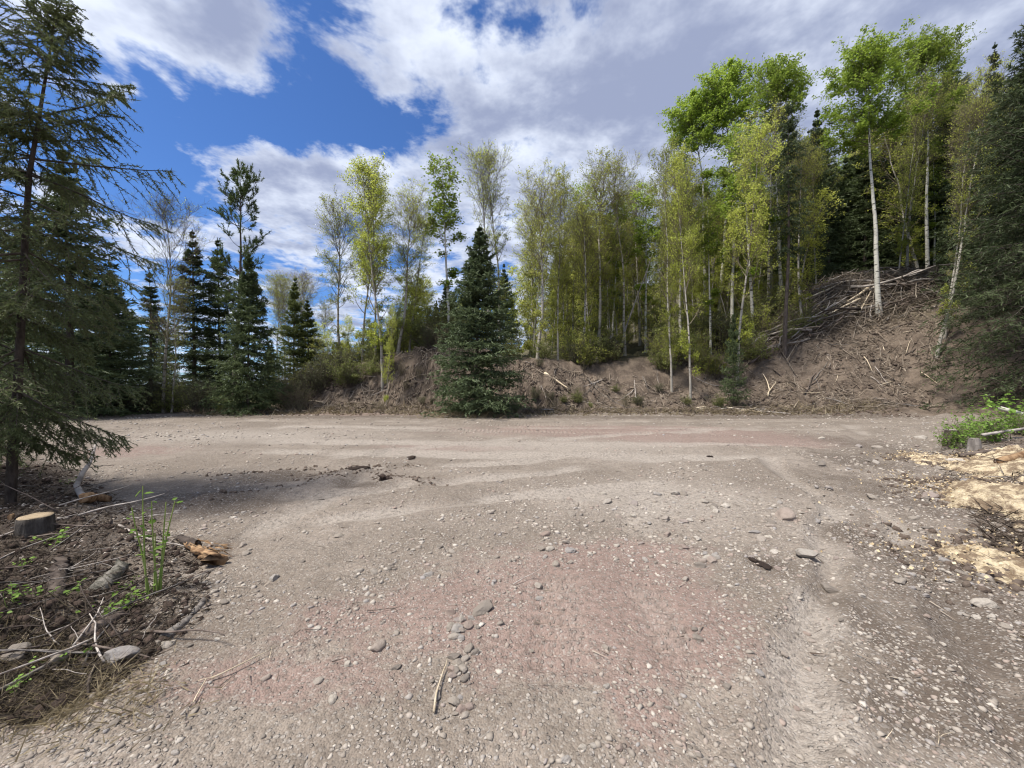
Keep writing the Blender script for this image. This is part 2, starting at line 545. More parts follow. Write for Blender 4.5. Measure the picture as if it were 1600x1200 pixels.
M_CLOD = solid_mat('soil_clod', (.035, .025, .020), (.085, .062, .050), 14, 1.0, .8, 60, .2)

M_CLODB = solid_mat('brown_clod', (.075, .055, .042), (.16, .125, .10), 14, 1.0, .8, 60, .2)


def bark_white(name, base, dark, grey_low):
    m, nt, out = new_mat(name); g = NT(nt)
    co = g.coord()
    mp = g.n('ShaderNodeMapping', {'Vector': co, 'Scale': (1.6, 1.6, 6.5)}).outputs[0]
    spots = g.ramp(g.noise(mp, 1.5, 3, .6, .3), .57, .65)
    mp2 = g.n('ShaderNodeMapping', {'Vector': co, 'Scale': (3, 3, 40)}).outputs[0]
    lines = g.ramp(g.noise(mp2, 1.0, 2, .5), .62, .74, 0, .65)
    soft = g.noise(co, 1.2, 4, .6)
    col = g.mix(g.ramp(soft, .3, .7), c4(*base), c4(*[v * .72 for v in base]))
    hz = g.n('ShaderNodeSeparateXYZ', {0: co}).outputs[2]
    col = g.mix(g.ramp(hz, .2, 3.2, .55, 0), col, c4(*grey_low))
    col = g.mix(g.math('MAXIMUM', spots, lines), col, c4(*dark))
    bn = g.n('ShaderNodeBump', {'Strength': .3, 'Distance': .02, 'Height': g.noise(mp, 6, 4)})
    b = g.n('ShaderNodeBsdfPrincipled', {'Base Color': col, 'Roughness': .8, 'Specular IOR Level': .2, 'Normal': bn.outputs[0]})
    nt.links.new(b.outputs[0], out.inputs['Surface'])
    return m


M_ASPBARK = bark_white('aspen_bark', (.62, .60, .53), (.045, .04, .035), (.38, .36, .31))
M_BIRBARK = bark_white('birch_bark', (.46, .43, .37), (.05, .042, .036), (.27, .24, .20))

M_STUMP = solid_mat('stump_bark', (.030, .025, .021), (.13, .115, .10), 16, .95, 1.0, 45, .1, (1, 1, .3))


def cut_mat():
    m, nt, out = new_mat('sawn_face'); g = NT(nt)
    co = g.coord()
    wv = g.n('ShaderNodeTexWave', {'Vector': co, 'Scale': 28.0, 'Distortion': 2.2, 'Detail': 2.0, 'Detail Scale': 2.0}, wave_type='RINGS', rings_direction='Z')
    col = g.mix(wv.outputs['Fac'], c4(.27, .205, .13), c4(.40, .32, .22))
    col = g.mix(g.ramp(g.noise(co, 14, 4, .7), .45, .7, 0, .75), col, c4(.17, .13, .095))
    b = g.n('ShaderNodeBsdfPrincipled', {'Base Color': col, 'Roughness': .9, 'Specular IOR Level': .1})
    nt.links.new(b.outputs[0], out.inputs['Surface'])
    return m


M_CUT = cut_mat()


def ground_mat():
    m, nt, out = new_mat('gravelly_soil'); g = NT(nt)
    co = g.coord('Object')
    red, dark, bank, pale = g.attr('red'), g.attr('dark'), g.attr('bank'), g.attr('pale')
    n1, n2, n3 = g.noise(co, .55, 3, .6), g.noise(co, 3.3, 4, .65), g.noise(co, 22, 3, .7)
    base = g.mix(g.ramp(n1, .35, .65), c4(.198, .163, .131), c4(.296, .250, .206))
    base = g.mix(g.ramp(n2, .35, .7, 0, .6), base, c4(.185, .155, .125))
    rm = g.ramp(g.math('ADD', red, g.math('ADD', g.math('MULTIPLY', g.math('SUBTRACT', n2, .5), 1.7), g.math('MULTIPLY', g.math('SUBTRACT', n3, .5), .8))), .30, .85, 0, .60)
    base = g.mix(rm, base, c4(.270, .180, .155))
    dm = g.ramp(g.math('ADD', dark, g.math('MULTIPLY', g.math('SUBTRACT', n2, .5), 1.1)), .3, .9, 0, .85)
    base = g.mix(dm, base, c4(.105, .082, .064))
    base = g.mix(g.ramp(pale, .2, .9, 0, .75), base, c4(.375, .332, .285))
    bn2 = g.noise(co, 1.4, 4, .7)
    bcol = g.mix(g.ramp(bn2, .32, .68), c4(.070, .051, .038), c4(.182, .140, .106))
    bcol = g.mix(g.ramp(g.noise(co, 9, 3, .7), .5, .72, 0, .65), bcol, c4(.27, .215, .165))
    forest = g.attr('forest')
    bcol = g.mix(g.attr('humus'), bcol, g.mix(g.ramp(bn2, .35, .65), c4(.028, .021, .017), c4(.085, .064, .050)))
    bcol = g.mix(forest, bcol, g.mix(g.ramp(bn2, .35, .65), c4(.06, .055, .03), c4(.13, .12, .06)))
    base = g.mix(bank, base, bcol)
    # fine pebbles and grit between the built stones
    v1 = g.n('ShaderNodeTexVoronoi', {'Vector': co, 'Scale': 34.0, 'Randomness': 1.0})
    v2 = g.n('ShaderNodeTexVoronoi', {'Vector': co, 'Scale': 85.0, 'Randomness': 1.0})
    sep1 = g.n('ShaderNodeSeparateColor', {0: v1.outputs['Color']})
    sep2 = g.n('ShaderNodeSeparateColor', {0: v2.outputs['Color']})
    peb = g.math('MULTIPLY', g.ramp(v1.outputs['Distance'], .42, .30), g.ramp(sep1.outputs[0], .45, .6))
    pcol = g.mix(sep1.outputs[1], c4(.19, .165, .14), c4(.46, .41, .36))
    inv = g.math('SUBTRACT', 1.0, g.math('MULTIPLY', bank, .7))
    base = g.mix(g.math('MULTIPLY', g.math('MULTIPLY', peb, .75), inv), base, pcol)
    base = g.mix(g.math('MULTIPLY', g.ramp(sep2.outputs[0], .55, 1.0, 0, .55), inv), base, g.mix(sep2.outputs[1], c4(.11, .095, .08), c4(.43, .40, .36)))
    base = g.mix(g.ramp(n3, .42, .7, 0, .5), base, c4(.10, .083, .068))
    hgt = g.math('ADD', g.math('MULTIPLY', n3, .6), g.math('ADD', g.math('MULTIPLY', peb, .35), g.math('MULTIPLY', g.math('SUBTRACT', 1.0, v2.outputs['Distance']), .22)))
    hgt = g.math('ADD', hgt, g.math('MULTIPLY', n2, 1.0))
    bmp = g.n('ShaderNodeBump', {'Strength': .9, 'Distance': .03, 'Height': hgt})
    b = g.n('ShaderNodeBsdfPrincipled', {'Base Color': base, 'Roughness': .95, 'Specular IOR Level': .12, 'Normal': bmp.outputs[0]})
    nt.links.new(b.outputs[0], out.inputs['Surface'])
    return m


def stone_mat(name, joined):
    m, nt, out = new_mat(name); g = NT(nt)
    r = g.attr('tint') if joined else g.objrand()
    cr_ = nt.nodes.new('ShaderNodeValToRGB')
    nt.links.new(r, cr_.inputs[0])
    e = cr_.color_ramp.elements
    e[0].position, e[0].color = 0, c4(.20, .175, .15)
    e[1].position, e[1].color = 1, c4(.54, .49, .425)
    for p, c in ((.25, (.31, .27, .225)), (.45, (.38, .335, .285)), (.6, (.32, .245, .205)), (.68, (.31, .29, .275)), (.85, (.43, .385, .325))):
        k = e.new(p); k.color = c4(*c)
    co = g.coord()
    f = g.noise(co, 2.2 if not joined else 9, 4, .7)
    col = g.mix(g.ramp(f, .38, .68, 0, .5), cr_.outputs[0], c4(.24, .20, .165))
    bmp = g.n('ShaderNodeBump', {'Strength': .5, 'Distance': .12 if not joined else .01, 'Height': g.noise(co, 6 if not joined else 35, 5, .75)})
    b = g.n('ShaderNodeBsdfPrincipled', {'Base Color': col, 'Roughness': .85, 'Specular IOR Level': .2, 'Normal': bmp.outputs[0]})
    nt.links.new(b.outputs[0], out.inputs['Surface'])
    return m


def sawdust_mat():
    m, nt, out = new_mat('fresh_sawdust'); g = NT(nt)
    co = g.coord()
    n = g.noise(co, 40, 5, .75)
    col = g.mix(g.ramp(n, .3, .7), c4(.46, .37, .23), c4(.66, .56, .40))
    col = g.mix(g.ramp(g.noise(co, 5.5, 6, .75), .40, .58, 0, .92), col, c4(.17, .12, .08))
    bmp = g.n('ShaderNodeBump', {'Strength': .8, 'Distance': .02, 'Height': g.noise(co, 60, 5, .8)})
    b = g.n('ShaderNodeBsdfPrincipled', {'Base Color': col, 'Roughness': .95, 'Specular IOR Level': .1, 'Normal': bmp.outputs[0]})
    nt.links.new(b.outputs[0], out.inputs['Surface'])
    return m


M_GROUND = ground_mat()
M_STONE, M_GRAVEL = stone_mat('field_stone', False), stone_mat('gravel_stone', True)
M_SAW = sawdust_mat()

# ------------------------------------------------------------------ ground sheet


def spaced(a0, s0, growth, smax, lim, g2=1.35):
    out, p, s = [a0], a0, s0
    while p < lim:
        p += s; out.append(p); s = min(s * growth, smax)
    while p < 900:
        s *= g2; p += s; out.append(p)
    return np.array(out)


xs = spaced(4.2, .03, 1.03, .30, 46)
xs = np.concatenate([-xs[::-1], np.arange(-4.2 + .03, 4.19, .03), xs])
ys = spaced(4.2, .03, 1.018, .34, 62)
ys = np.concatenate([-np.cumsum(.3 * 1.25 ** np.arange(24))[::-1] + .9, np.arange(.9, 4.19, .03), ys])
GX, GY = np.meshgrid(xs, ys)
GZ = H(GX, GY)
nx, ny = len(xs), len(ys)
ii = (np.arange(ny - 1)[:, None] * nx + np.arange(nx - 1)[None, :])
Qg = np.stack([ii, ii + 1, ii + nx + 1, ii + nx], -1).reshape(-1, 4)


def blob(x, y, u, v, ru, rv):
    """soft patch of soil lying about the pad point seen at a photo pixel"""
    cx, cy_ = gp(u, v)
    _, y1 = gp(u, v - rv); _, y0 = gp(u, v + rv)
    ry = max((y1 - y0) / 2, .05); rx = ru / FPX * cy_
    return np.exp(-(((x - cx) / rx) ** 2 + ((y - cy_) / ry) ** 2))


def rut_mask(x, y):
    """compacted strips where wheels and tracks have run"""
    wob = 0.10 * fbm(x * .8, y * .8, 2)
    out = np.zeros(np.shape(x))
    for a, b, w, dep in RUTS:
        t_, s_, L = seg_uv(x, y, a, b)
        s_ = s_ + wob * 2.5
        m = sstep(-.3, .6, t_) * sstep(L + .3, L - .6, t_)
        out = np.maximum(out, m * np.exp(-(s_ / (w * .75)) ** 4))
    for a, b, w in TREADS:
        t_, s_, L = seg_uv(x, y, a, b)
        m = sstep(-.1, .5, t_) * sstep(L + .1, L - .5, t_)
        out = np.maximum(out, .6 * m * np.exp(-((s_ + wob * .6) / (w * .7)) ** 4))
    return out


def masks(x, y):
    d = poly_depth(x, y, TOE) + .5 * fbm(x * .35, y * .35, 2) + .5 * fbm(x * 1.3, y * 1.3, 3)
    dl, dr = -poly_depth(x, y, LBERM), -poly_depth(x, y, RBERM)
    n = fbm(x * .8 + 4, y * .8, 4, .6)
    red = .0
    for b in ((830, 900, 190, 60), (640, 960, 260, 45), (1000, 860, 120, 25), (420, 1060, 240, 50), (900, 1010, 160, 60), (1080, 960, 120, 90),
              (900, 672, 260, 12), (1100, 680, 160, 12), (560, 648, 180, 4), (190, 705, 120, 14), (1180, 690, 160, 10), (700, 700, 160, 8), (1000, 1120, 60, 60)):
        red = red + .85 * blob(x, y, *b)
    dark = .0
    for b in ((1390, 700, 110, 36), (1430, 780, 120, 70), (1480, 900, 130, 80), (1560, 1000, 140, 110), (1330, 720, 60, 20), (1500, 1130, 140, 60), (1200, 885, 50, 22), (1370, 850, 40, 50),
              (480, 745, 130, 10), (390, 790, 90, 16), (560, 760, 60, 6), (330, 860, 70, 30), (230, 800, 120, 60), (1400, 1000, 50, 80),
              (900, 652, 500, 4), (1300, 648, 200, 5), (350, 651, 300, 2.5), (230, 1000, 120, 60), (1440, 1080, 120, 60)):
        dark = dark + .8 * blob(x, y, *b)
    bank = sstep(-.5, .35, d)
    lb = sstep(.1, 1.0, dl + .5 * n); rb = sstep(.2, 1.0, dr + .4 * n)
    dark = dark + .5 * rb
    pale = .0
    for b in ((1295, 960, 34, 120), (1290, 1080, 40, 90), (1310, 860, 26, 40), (900, 700, 260, 20), (400, 680, 260, 16), (1050, 780, 240, 40), (1300, 1120, 30, 60)):
        pale = pale + .75 * blob(x, y, *b)
    pale = pale + .75 * rut_mask(x, y) * sstep(-.6, .1, fbm(x * .9, y * .9 + 7, 3) + .15)
    forest = sstep(5, 9, d) * np.clip(sstep(6, 14, d) + (x < 17), 0, 1)
    forest = np.maximum(forest, sstep(22.5, 26, y) * sstep(-13, -17, x))
    heap = np.exp(-(((x - 27.5) / 6.5) ** 2 + ((y - 30.8) / 3.6) ** 2) ** 2) + np.exp(-(((x - 34) / 4) ** 2 + ((y - 29) / 3) ** 2) ** 2)
    lip = sstep(-.3, .1, d - bank_par(x)[1] * .8) * sstep(1.1, .5, d - bank_par(x)[1] * .8) * sstep(-12, -9, x) * sstep(-1.5, -3, x)
    tt, ss, L = seg_uv(x, y, (0.9, 23.2), (5.0, 21.5))
    scar = sstep(-.55, -.3, ss) * sstep(.1, -.05, ss) * sstep(0, .6, tt) * sstep(L, L - .6, tt)
    humus = np.clip(np.maximum(np.maximum(heap, lip), np.maximum(scar, .9 * lb)), 0, 1)
    return red, np.clip(dark, 0, 1.2), np.clip(np.maximum(bank, np.maximum(lb, .5 * rb)), 0, 1), np.clip(pale, 0, 1) * (1 - np.clip(dark, 0, 1)), forest, humus


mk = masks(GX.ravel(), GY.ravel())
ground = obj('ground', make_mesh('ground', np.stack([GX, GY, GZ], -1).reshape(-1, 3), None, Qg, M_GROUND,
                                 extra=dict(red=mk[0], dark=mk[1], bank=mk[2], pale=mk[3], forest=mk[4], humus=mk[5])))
tag(ground, kind='structure')

# ------------------------------------------------------------------ tree builders


def taper(r0, r1, m, p=1.0):
    return r0 + (r1 - r0) * np.linspace(0, 1, m) ** p


def broadleaf(h, r, cb, cr_, nl, ang0, ang1, leaf_n, leaf_size, mats, shape='round', seed=0, twig_k=4, top=.97, wob=.03, low=0, lsize_var=.3, sub=(8, 6)):
    """tapering trunk, ascending limbs, branches, twigs and single leaves; returns parts list"""
    global rng
    rng = np.random.default_rng(seed)
    mt, mtw, ml = mats
    m0 = 16
    tr = grow(np.zeros((1, 3)), np.array([[0, 0, 1.]]), [h * top], m0, .12, wob)
    tr[:, 0, 2] = -.5
    rad = taper(r, r * .10, m0, .85)[None]
    rad[0, 0] *= 1.35
    B = MB(); B.tubes(tr, rad, 9)
    # limbs
    t = np.sort(rng.uniform(cb, .97, (1, nl)) ** .9 * 1.0)
    t = np.clip(t, cb, .97)
    if low:
        t = np.concatenate([t, rng.uniform(cb * .35, cb, (1, low))], 1)
    n1 = t.shape[1]
    S, T = along(tr, t); S, T = S[0], T[0]
    q = (t[0] - cb) / (1 - cb)
    ang = R(ang0) + (R(ang1) - R(ang0)) * np.clip(q, 0, 1) + rng.normal(size=n1) * .12
    az = np.arange(n1) * 2.4 + rng.uniform(-.5, .5, n1)
    D = np.stack([np.sin(ang) * np.cos(az), np.sin(ang) * np.sin(az), np.cos(ang)], -1)
    if shape == 'round':
        prof = np.sqrt(np.clip(1 - ((q - .42) / .62) ** 2, .06, 1))
    elif shape == 'vase':
        prof = np.clip(.45 + .75 * q, 0, 1) * np.sqrt(np.clip(1 - ((q - .4) / .68) ** 2, .05, 1))
    else:
        prof = np.sqrt(np.clip(1 - ((q - .3) / .76) ** 2, .06, 1)) * (.75 + .25 * np.sin(q * 9))
    prof = np.where(q < 0, .3, prof)
    L = cr_ * prof * rng.uniform(.75, 1.15, n1) / np.maximum(np.sin(ang), .42)
    L = np.minimum(L, (h * 1.02 - S[:, 2]) / np.maximum(np.cos(ang), .25))
    L = np.maximum(L, .35)
    l1 = grow(S, D, L, 7, .05, .10, .10)
    rr = np.interp(t[0], np.linspace(0, 1, m0), rad[0]) * .48
    rr = np.minimum(rr, .018 * L + .004)
    r1 = rr[:, None] * np.linspace(1, .22, 7)[None]
    Tw = MB()
    Tw.tubes(l1, r1, 5, tint=.5)
    # branches
    k2 = sub[0]
    t2 = rng.uniform(.18, 1.0, (n1, k2)); S2, T2 = along(l1, t2)
    L2 = (L[:, None] * (.55 - .33 * t2) * rng.uniform(.6, 1.25, (n1, k2))).ravel() + .12
    D2 = side_dir(T2.reshape(-1, 3), rng.uniform(.45, .95, n1 * k2))
    l2 = grow(S2.reshape(-1, 3), D2, L2, 5, .07, .14)
    r2 = np.clip(L2 * .0075, .004, .02)[:, None] * np.linspace(1, .35, 5)[None]
    Tw.tubes(l2, r2, 3)
    # twigs
    k3 = sub[1]; n2 = len(l2)
    t3 = rng.uniform(.2, 1.0, (n2, k3)); S3, T3 = along(l2, t3)
    L3 = (L2[:, None] * (.5 - .2 * t3) * rng.uniform(.6, 1.3, (n2, k3))).ravel() + .10
    D3 = side_dir(T3.reshape(-1, 3), rng.uniform(.4, .9, n2 * k3))
    l3 = grow(S3.reshape(-1, 3), D3, L3, 3, .03, .15)
    r3 = np.full((len(l3), 1), .0042 * max(1, h / 12)) * np.array([[1, .8, .35]])
    Tw.tubes(l3, r3, 3)
    parts = [('trunk', B.mesh('trunk', mt)), ('branches', Tw.mesh('branches', mtw))]
    if leaf_n:
        Lf = MB()
        pick = rng.integers(0, len(l3), leaf_n)
        # leaves gather in sprays: some twigs carry many, some none
        q3 = S3.reshape(-1, 3)
        wgt = np.clip(.75 + .5 * np.sin(q3[:, 0] * 2.9 + 1) * np.cos(q3[:, 1] * 2.7) * np.sin(q3[:, 2] * 2.3) + .45 * rng.normal(size=len(l3)), .08, None)
        pick = rng.choice(len(l3), leaf_n, p=wgt / wgt.sum())
        C, _ = along(l3[pick], rng.uniform(.15, 1, (leaf_n, 1)))
        C = C[:, 0] + rng.normal(size=(leaf_n, 3)) * leaf_size * .7
        sz = leaf_size * rng.uniform(1 - lsize_var, 1 + lsize_var, leaf_n)
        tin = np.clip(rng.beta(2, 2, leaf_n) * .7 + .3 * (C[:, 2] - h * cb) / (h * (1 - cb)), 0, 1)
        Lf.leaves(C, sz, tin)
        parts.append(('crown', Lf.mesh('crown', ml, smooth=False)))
    cl = np.concatenate(Tw.V)
    return dict(full=1.12, parts=parts, h=float(np.percentile(cl[:, 2], 99.9)), r=float(np.percentile(np.hypot(cl[:, 0], cl[:, 1]), 97)))


def spruce(h, Rb, nb, tw, nd, blade, wid, mats, seed=0, bare=.02, droop=.25, power=.85, ragged=.2, trunk_r=None, path=None, dead=0.0, tuft=0.0, per=7):
    global rng
    rng = np.random.default_rng(seed)
    mt, ml = mats
    tr_ = trunk_r or h * .011
    if path is None:
        tr = grow(np.zeros((1, 3)), np.array([[0, 0, 1.]]), [h], 14, .2, .012)
    else:
        tr = np.asarray(path, float)[None]
    rad = taper(tr_, .006, tr.shape[1], .9)[None]
    tr[:, 0, 2] -= .35
    B = MB(); B.tubes(tr, rad, 8)
    nw = max(3, nb // per); nb = nw * per
    tw_h = np.clip(np.linspace(0, 1, nw) + rng.normal(size=nw) * .25 / nw, 0, 1) ** 1.06
    t = np.repeat(tw_h, per) + rng.normal(size=nb) * .16 / nw
    t = np.clip(bare + (1 - bare) * t, .004, .99) * .985
    S, T = along(tr, t[None]); S = S[0]
    q = (t - bare) / (1 - bare)
    prof = (1 - q) ** power * np.clip(.70 + q * 3.2, 0, 1)
    L = Rb * prof * (1 + ragged * rng.normal(size=nb)) + .012 * h * (1 - q) ** .5
    L = np.clip(L, .08, None)
    az = np.tile(np.arange(per) * 2 * math.pi / per, nw) + np.repeat(rng.uniform(0, 6.28, nw), per) + rng.normal(size=nb) * .3
    el = -droop * .6 + (q ** 1.5) * (.75 + droop) + rng.normal(size=nb) * .10
    D = np.stack([np.cos(az) * np.cos(el), np.sin(az) * np.cos(el), np.sin(el)], -1)
    m1 = 6
    br = grow(S, D, L, m1, -droop * .22, .05, .12)
    Bw = MB()
    Bw.tubes(br, np.clip(L * .012, .004, .03)[:, None] * np.linspace(1, .25, m1)[None], 3)
    # side twigs lie in the fan of the branch
    k = tw
    t2 = np.linspace(.10, .98, k)[None] + rng.uniform(-.03, .03, (nb, k))
    S2, T2 = along(br, t2)
    sgn = np.where(np.arange(k) % 2 == 0, 1., -1.)[None] * np.ones((nb, 1))
    up = np.array([0, 0, 1.])
    sidev = nrm(np.cross(T2, up))
    yaw = R(52) + rng.normal(size=(nb, k)) * .2
    D2 = T2 * np.cos(yaw)[..., None] + sidev * (np.sin(yaw) * sgn)[..., None]
    D2[..., 2] -= .10 + droop * rng.uniform(0, 1.2, (nb, k))
    L2 = (L[:, None] * .52 * np.sin(np.clip(t2, .0, 1) * 2.5 + .35) * rng.uniform(.6, 1.2, (nb, k)))
    L2 = np.clip(L2, .05, None)
    tw_ = grow(S2.reshape(-1, 3), D2.reshape(-1, 3), L2.ravel(), 4, -.05 * droop, .07)
    if tuft:
        Bw.tubes(tw_, np.full((len(tw_), 4), .0028), 3)
    dense = np.concatenate([np.repeat(np.arange(nb), k)])
    shade = rng.normal(size=nb) * .14
    live = np.ones(len(tw_), bool)
    if dead:
        live = rng.random(len(tw_)) > dead * (1 - q[dense]) ** 1.2
    F = MB()
    idx = np.repeat(np.where(live)[0], nd)
    tt = rng.uniform(.0, 1.02, (len(idx), 1))
    Pn, Tn = along(tw_[idx], tt); Pn, Tn = Pn[:, 0], Tn[:, 0]
    Dn = nrm(Tn * .75 + rng.normal(size=Pn.shape) * .55)
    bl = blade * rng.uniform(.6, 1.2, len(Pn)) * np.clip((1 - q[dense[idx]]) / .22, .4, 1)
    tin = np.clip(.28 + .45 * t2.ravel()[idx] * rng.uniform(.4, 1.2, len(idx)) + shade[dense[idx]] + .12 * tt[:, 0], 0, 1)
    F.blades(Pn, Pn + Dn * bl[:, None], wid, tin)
    # needles along the branch axes and the leader
    ia = np.repeat(np.arange(nb), nd * 2)
    Pa, Ta = along(br[ia], rng.uniform(.15, 1.02, (len(ia), 1))); Pa, Ta = Pa[:, 0], Ta[:, 0]
    F.blades(Pa, Pa + nrm(Ta * .7 + rng.normal(size=Pa.shape) * .6) * (blade * np.clip((1 - q[ia]) / .22, .4, 1))[:, None], wid, np.clip(.45 + shade[ia], 0, 1))
    tl = rng.uniform(.88, 1.0, nd * 12)[:, None]
    Pl, Tl = along(np.repeat(tr, len(tl), 0), tl); Pl = Pl[:, 0]
    F.blades(Pl, Pl + nrm(rng.normal(size=Pl.shape) + np.array([0, 0, 1.2])) * blade * .45, wid * .7, .5)
    return dict(parts=[('trunk', B.mesh('trunk', mt)), ('branches', Bw.mesh('branches', M_TWIGD)), ('crown', F.mesh('crown', ml, smooth=False))], h=h, r=Rb)


def pine(h, Rb, nb, seed, mats):
    global rng
    rng = np.random.default_rng(seed)
    tr = grow(np.zeros((1, 3)), np.array([[0, 0, 1.]]), [h], 14, .2, .02); tr[:, 0, 2] -= .4
    B = MB(); B.tubes(tr, taper(h * .0115, .012, 14)[None], 8)
    t = np.sort(rng.uniform(.42, .99, nb))
    S, _ = along(tr, t[None]); S = S[0]; q = (t - .42) / .58
    L = Rb * np.sqrt(np.clip(1 - ((q - .35) / .70) ** 2, .05, 1)) * rng.uniform(.55, 1.2, nb)
    az = rng.uniform(0, 6.28, nb); el = .05 + .75 * q + rng.normal(size=nb) * .15
    D = np.stack([np.cos(az) * np.cos(el), np.sin(az) * np.cos(el), np.sin(el)], -1)
    br = grow(S, D, L, 6, .06, .09, .16)
    Bw = MB(); Bw.tubes(br, np.clip(L * .014, .008, .04)[:, None] * np.linspace(1, .3, 6)[None], 4)
    k = 9
    S2, T2 = along(br, rng.uniform(.3, 1, (nb, k)))
    D2 = side_dir(T2.reshape(-1, 3), rng.uniform(.3, .9, nb * k))
    L2 = np.repeat(L, k) * rng.uniform(.18, .42, nb * k) + .1
    l2 = grow(S2.reshape(-1, 3), D2, L2, 4, .12, .1)
    Bw.tubes(l2, np.full((len(l2), 4), .008), 3)
    F = MB(); nd = 34
    i2 = np.repeat(np.arange(len(l2)), nd)
    P2, T3 = along(l2[i2], rng.uniform(.45, 1.05, (len(i2), 1))); P2, T3 = P2[:, 0], T3[:, 0]
    F.blades(P2, P2 + nrm(T3 * .5 + rng.normal(size=P2.shape) * .7 + np.array([0, 0, .25])) * rng.uniform(.12, .24, (len(P2), 1)), .035, np.clip(rng.normal(.5, .22, len(P2)), 0, 1))
    return dict(parts=[('trunk', B.mesh('trunk', mats[0])), ('branches', Bw.mesh('branches', M_TWIGD)), ('crown', F.mesh('crown', mats[1], smooth=False))], h=h, r=Rb)


def shrub(h, Rb, ns, leaf_n, leaf, mats, seed, bare=.15):
    global rng
    rng = np.random.default_rng(seed)
    az = rng.uniform(0, 6.28, ns); tl = rng.uniform(.05, .75, ns)
    D = np.stack([np.cos(az) * np.sin(tl), np.sin(az) * np.sin(tl), np.cos(tl)], -1)
    S = np.stack([rng.normal(size=ns) * Rb * .18, rng.normal(size=ns) * Rb * .18, np.full(ns, -.12)], -1)
    L = h * rng.uniform(.65, 1.1, ns)
    l1 = grow(S, D, L, 7, .03, .10)
    B = MB(); B.tubes(l1, (L * .008 + .003)[:, None] * np.linspace(1, .3, 7)[None], 4)
    k = 9
    S2, T2 = along(l1, rng.uniform(bare, 1, (ns, k)))
    L2 = (np.repeat(L, k) * rng.uniform(.15, .4, ns * k))
    l2 = grow(S2.reshape(-1, 3), side_dir(T2.reshape(-1, 3), rng.uniform(.4, 1.1, ns * k)), L2, 4, .04, .15)
    B.tubes(l2, np.full((len(l2), 4), .0045 * max(.6, h / 2)), 3)
    k3 = 4
    S3, T3 = along(l2, rng.uniform(.2, 1, (len(l2), k3)))
    l3 = grow(S3.reshape(-1, 3), side_dir(T3.reshape(-1, 3), rng.uniform(.4, 1., len(l2) * k3)), np.repeat(L2, k3) * rng.uniform(.25, .6, len(l2) * k3), 3, .02, .15)
    B.tubes(l3, np.full((len(l3), 3), .0032 * max(.6, h / 2)), 3)
    parts = [('stems', B.mesh('stems', mats[0]))]
    if leaf_n:
        F = MB(); pk = rng.integers(0, len(l3), leaf_n)
        C, _ = along(l3[pk], rng.uniform(.1, 1, (leaf_n, 1))); C = C[:, 0] + rng.normal(size=(leaf_n, 3)) * leaf * .6
        C[:, 2] = np.maximum(C[:, 2], .03)
        F.leaves(C, leaf * rng.uniform(.6, 1.3, leaf_n), np.clip(rng.beta(2, 2, leaf_n) * .75 + .25 * C[:, 2] / h, 0, 1), .1)
        parts.append(('foliage', F.mesh('foliage', mats[1], smooth=False)))
    return dict(parts=parts, h=h, r=Rb)


def put(name, proto, label, cat, u, Y, vtop=None, wid=None, lean=0.0, rot=None, group=None, height=None, sink=0.0, leany=0.0):
    x = (u - 800) / FPX * Y
    z0 = H1(x, Y) - sink
    h = height if height else CAM_H + (600 - vtop) / FPX * Y - z0
    s = h / proto['h']
    sx = (wid / FPX * Y) / math.hypot(1, x / Y) / proto['r'] * proto.get('full', 1.0) if wid else s
    rz = random.uniform(0, 6.28) if rot is None else R(rot)
    M = Matrix.Translation((x, Y, z0)) @ Matrix.Rotation(R(lean), 4, 'Y') @ Matrix.Rotation(R(leany), 4, 'X') @ Matrix.Rotation(rz, 4, 'Z') @ Matrix.Diagonal((sx, sx, s, 1))
    return thing(name, proto['parts'], M, label, cat, group)


ASP, BIR = (M_ASPBARK, M_TWIG, M_ASPEN), (M_BIRBARK, M_TWIG, M_BIRCH)
# --- prototypes
asp_a = broadleaf(22, .17, .66, 2.7, 40, 72, 12, 23000, .135, ASP, 'round', 21, wob=.02, sub=(9, 7))
asp_b = broadleaf(21, .15, .72, 1.9, 30, 60, 12, 14000, .14, ASP, 'round', 22, wob=.025, low=4)
asp_c = broadleaf(15, .10, .50, 1.15, 30, 60, 25, 4200, .13, ASP, 'long', 23, wob=.02, low=5)
bir_a = broadleaf(14, .10, .26, 1.9, 38, 55, 18, 9500, .090, BIR, 'long', 31, wob=.035, low=6, sub=(9, 6))
bir_b = broadleaf(14, .10, .22, 1.7, 36, 48, 15, 6500, .088, BIR, 'vase', 32, wob=.045, low=6, sub=(9, 6))
bir_c = broadleaf(9, .06, .16, 1.3, 32, 58, 18, 5600, .090, BIR, 'long', 33, wob=.05, low=3, sub=(8, 5))
bare_a = broadleaf(13, .10, .26, 2.0, 40, 50, 15, 900, .07, BIR, 'vase', 41, wob=.03, low=5, sub=(10, 8))
bare_b = broadleaf(15, .12, .36, 1.8, 36, 48, 15, 7500, .075, BIR, 'vase', 42, wob=.04, low=7, sub=(10, 8))
bare_c = broadleaf(15, .11, .45, 1.6, 30, 45, 15, 4200, .07, BIR, 'vase', 43, wob=.045, low=7, sub=(10, 7))
SPR, SPY = (M_SPBARK, M_SPRUCE), (M_SPBARK, M_SPRUCE_Y)
spr_a = spruce(9.5, 2.15, 245, 16, 12, .18, .058, SPR, 51, bare=.01, droop=.30, power=.92, ragged=.22, dead=.08)
spr_b = spruce(12, 2.0, 190, 15, 9, .19, .055, SPR, 52, bare=.03, droop=.34, power=.92, ragged=.26)
spr_c = spruce(14, 1.6, 190, 13, 8, .20, .060, SPR, 53, bare=.06, droop=.45, power=.85, ragged=.30)
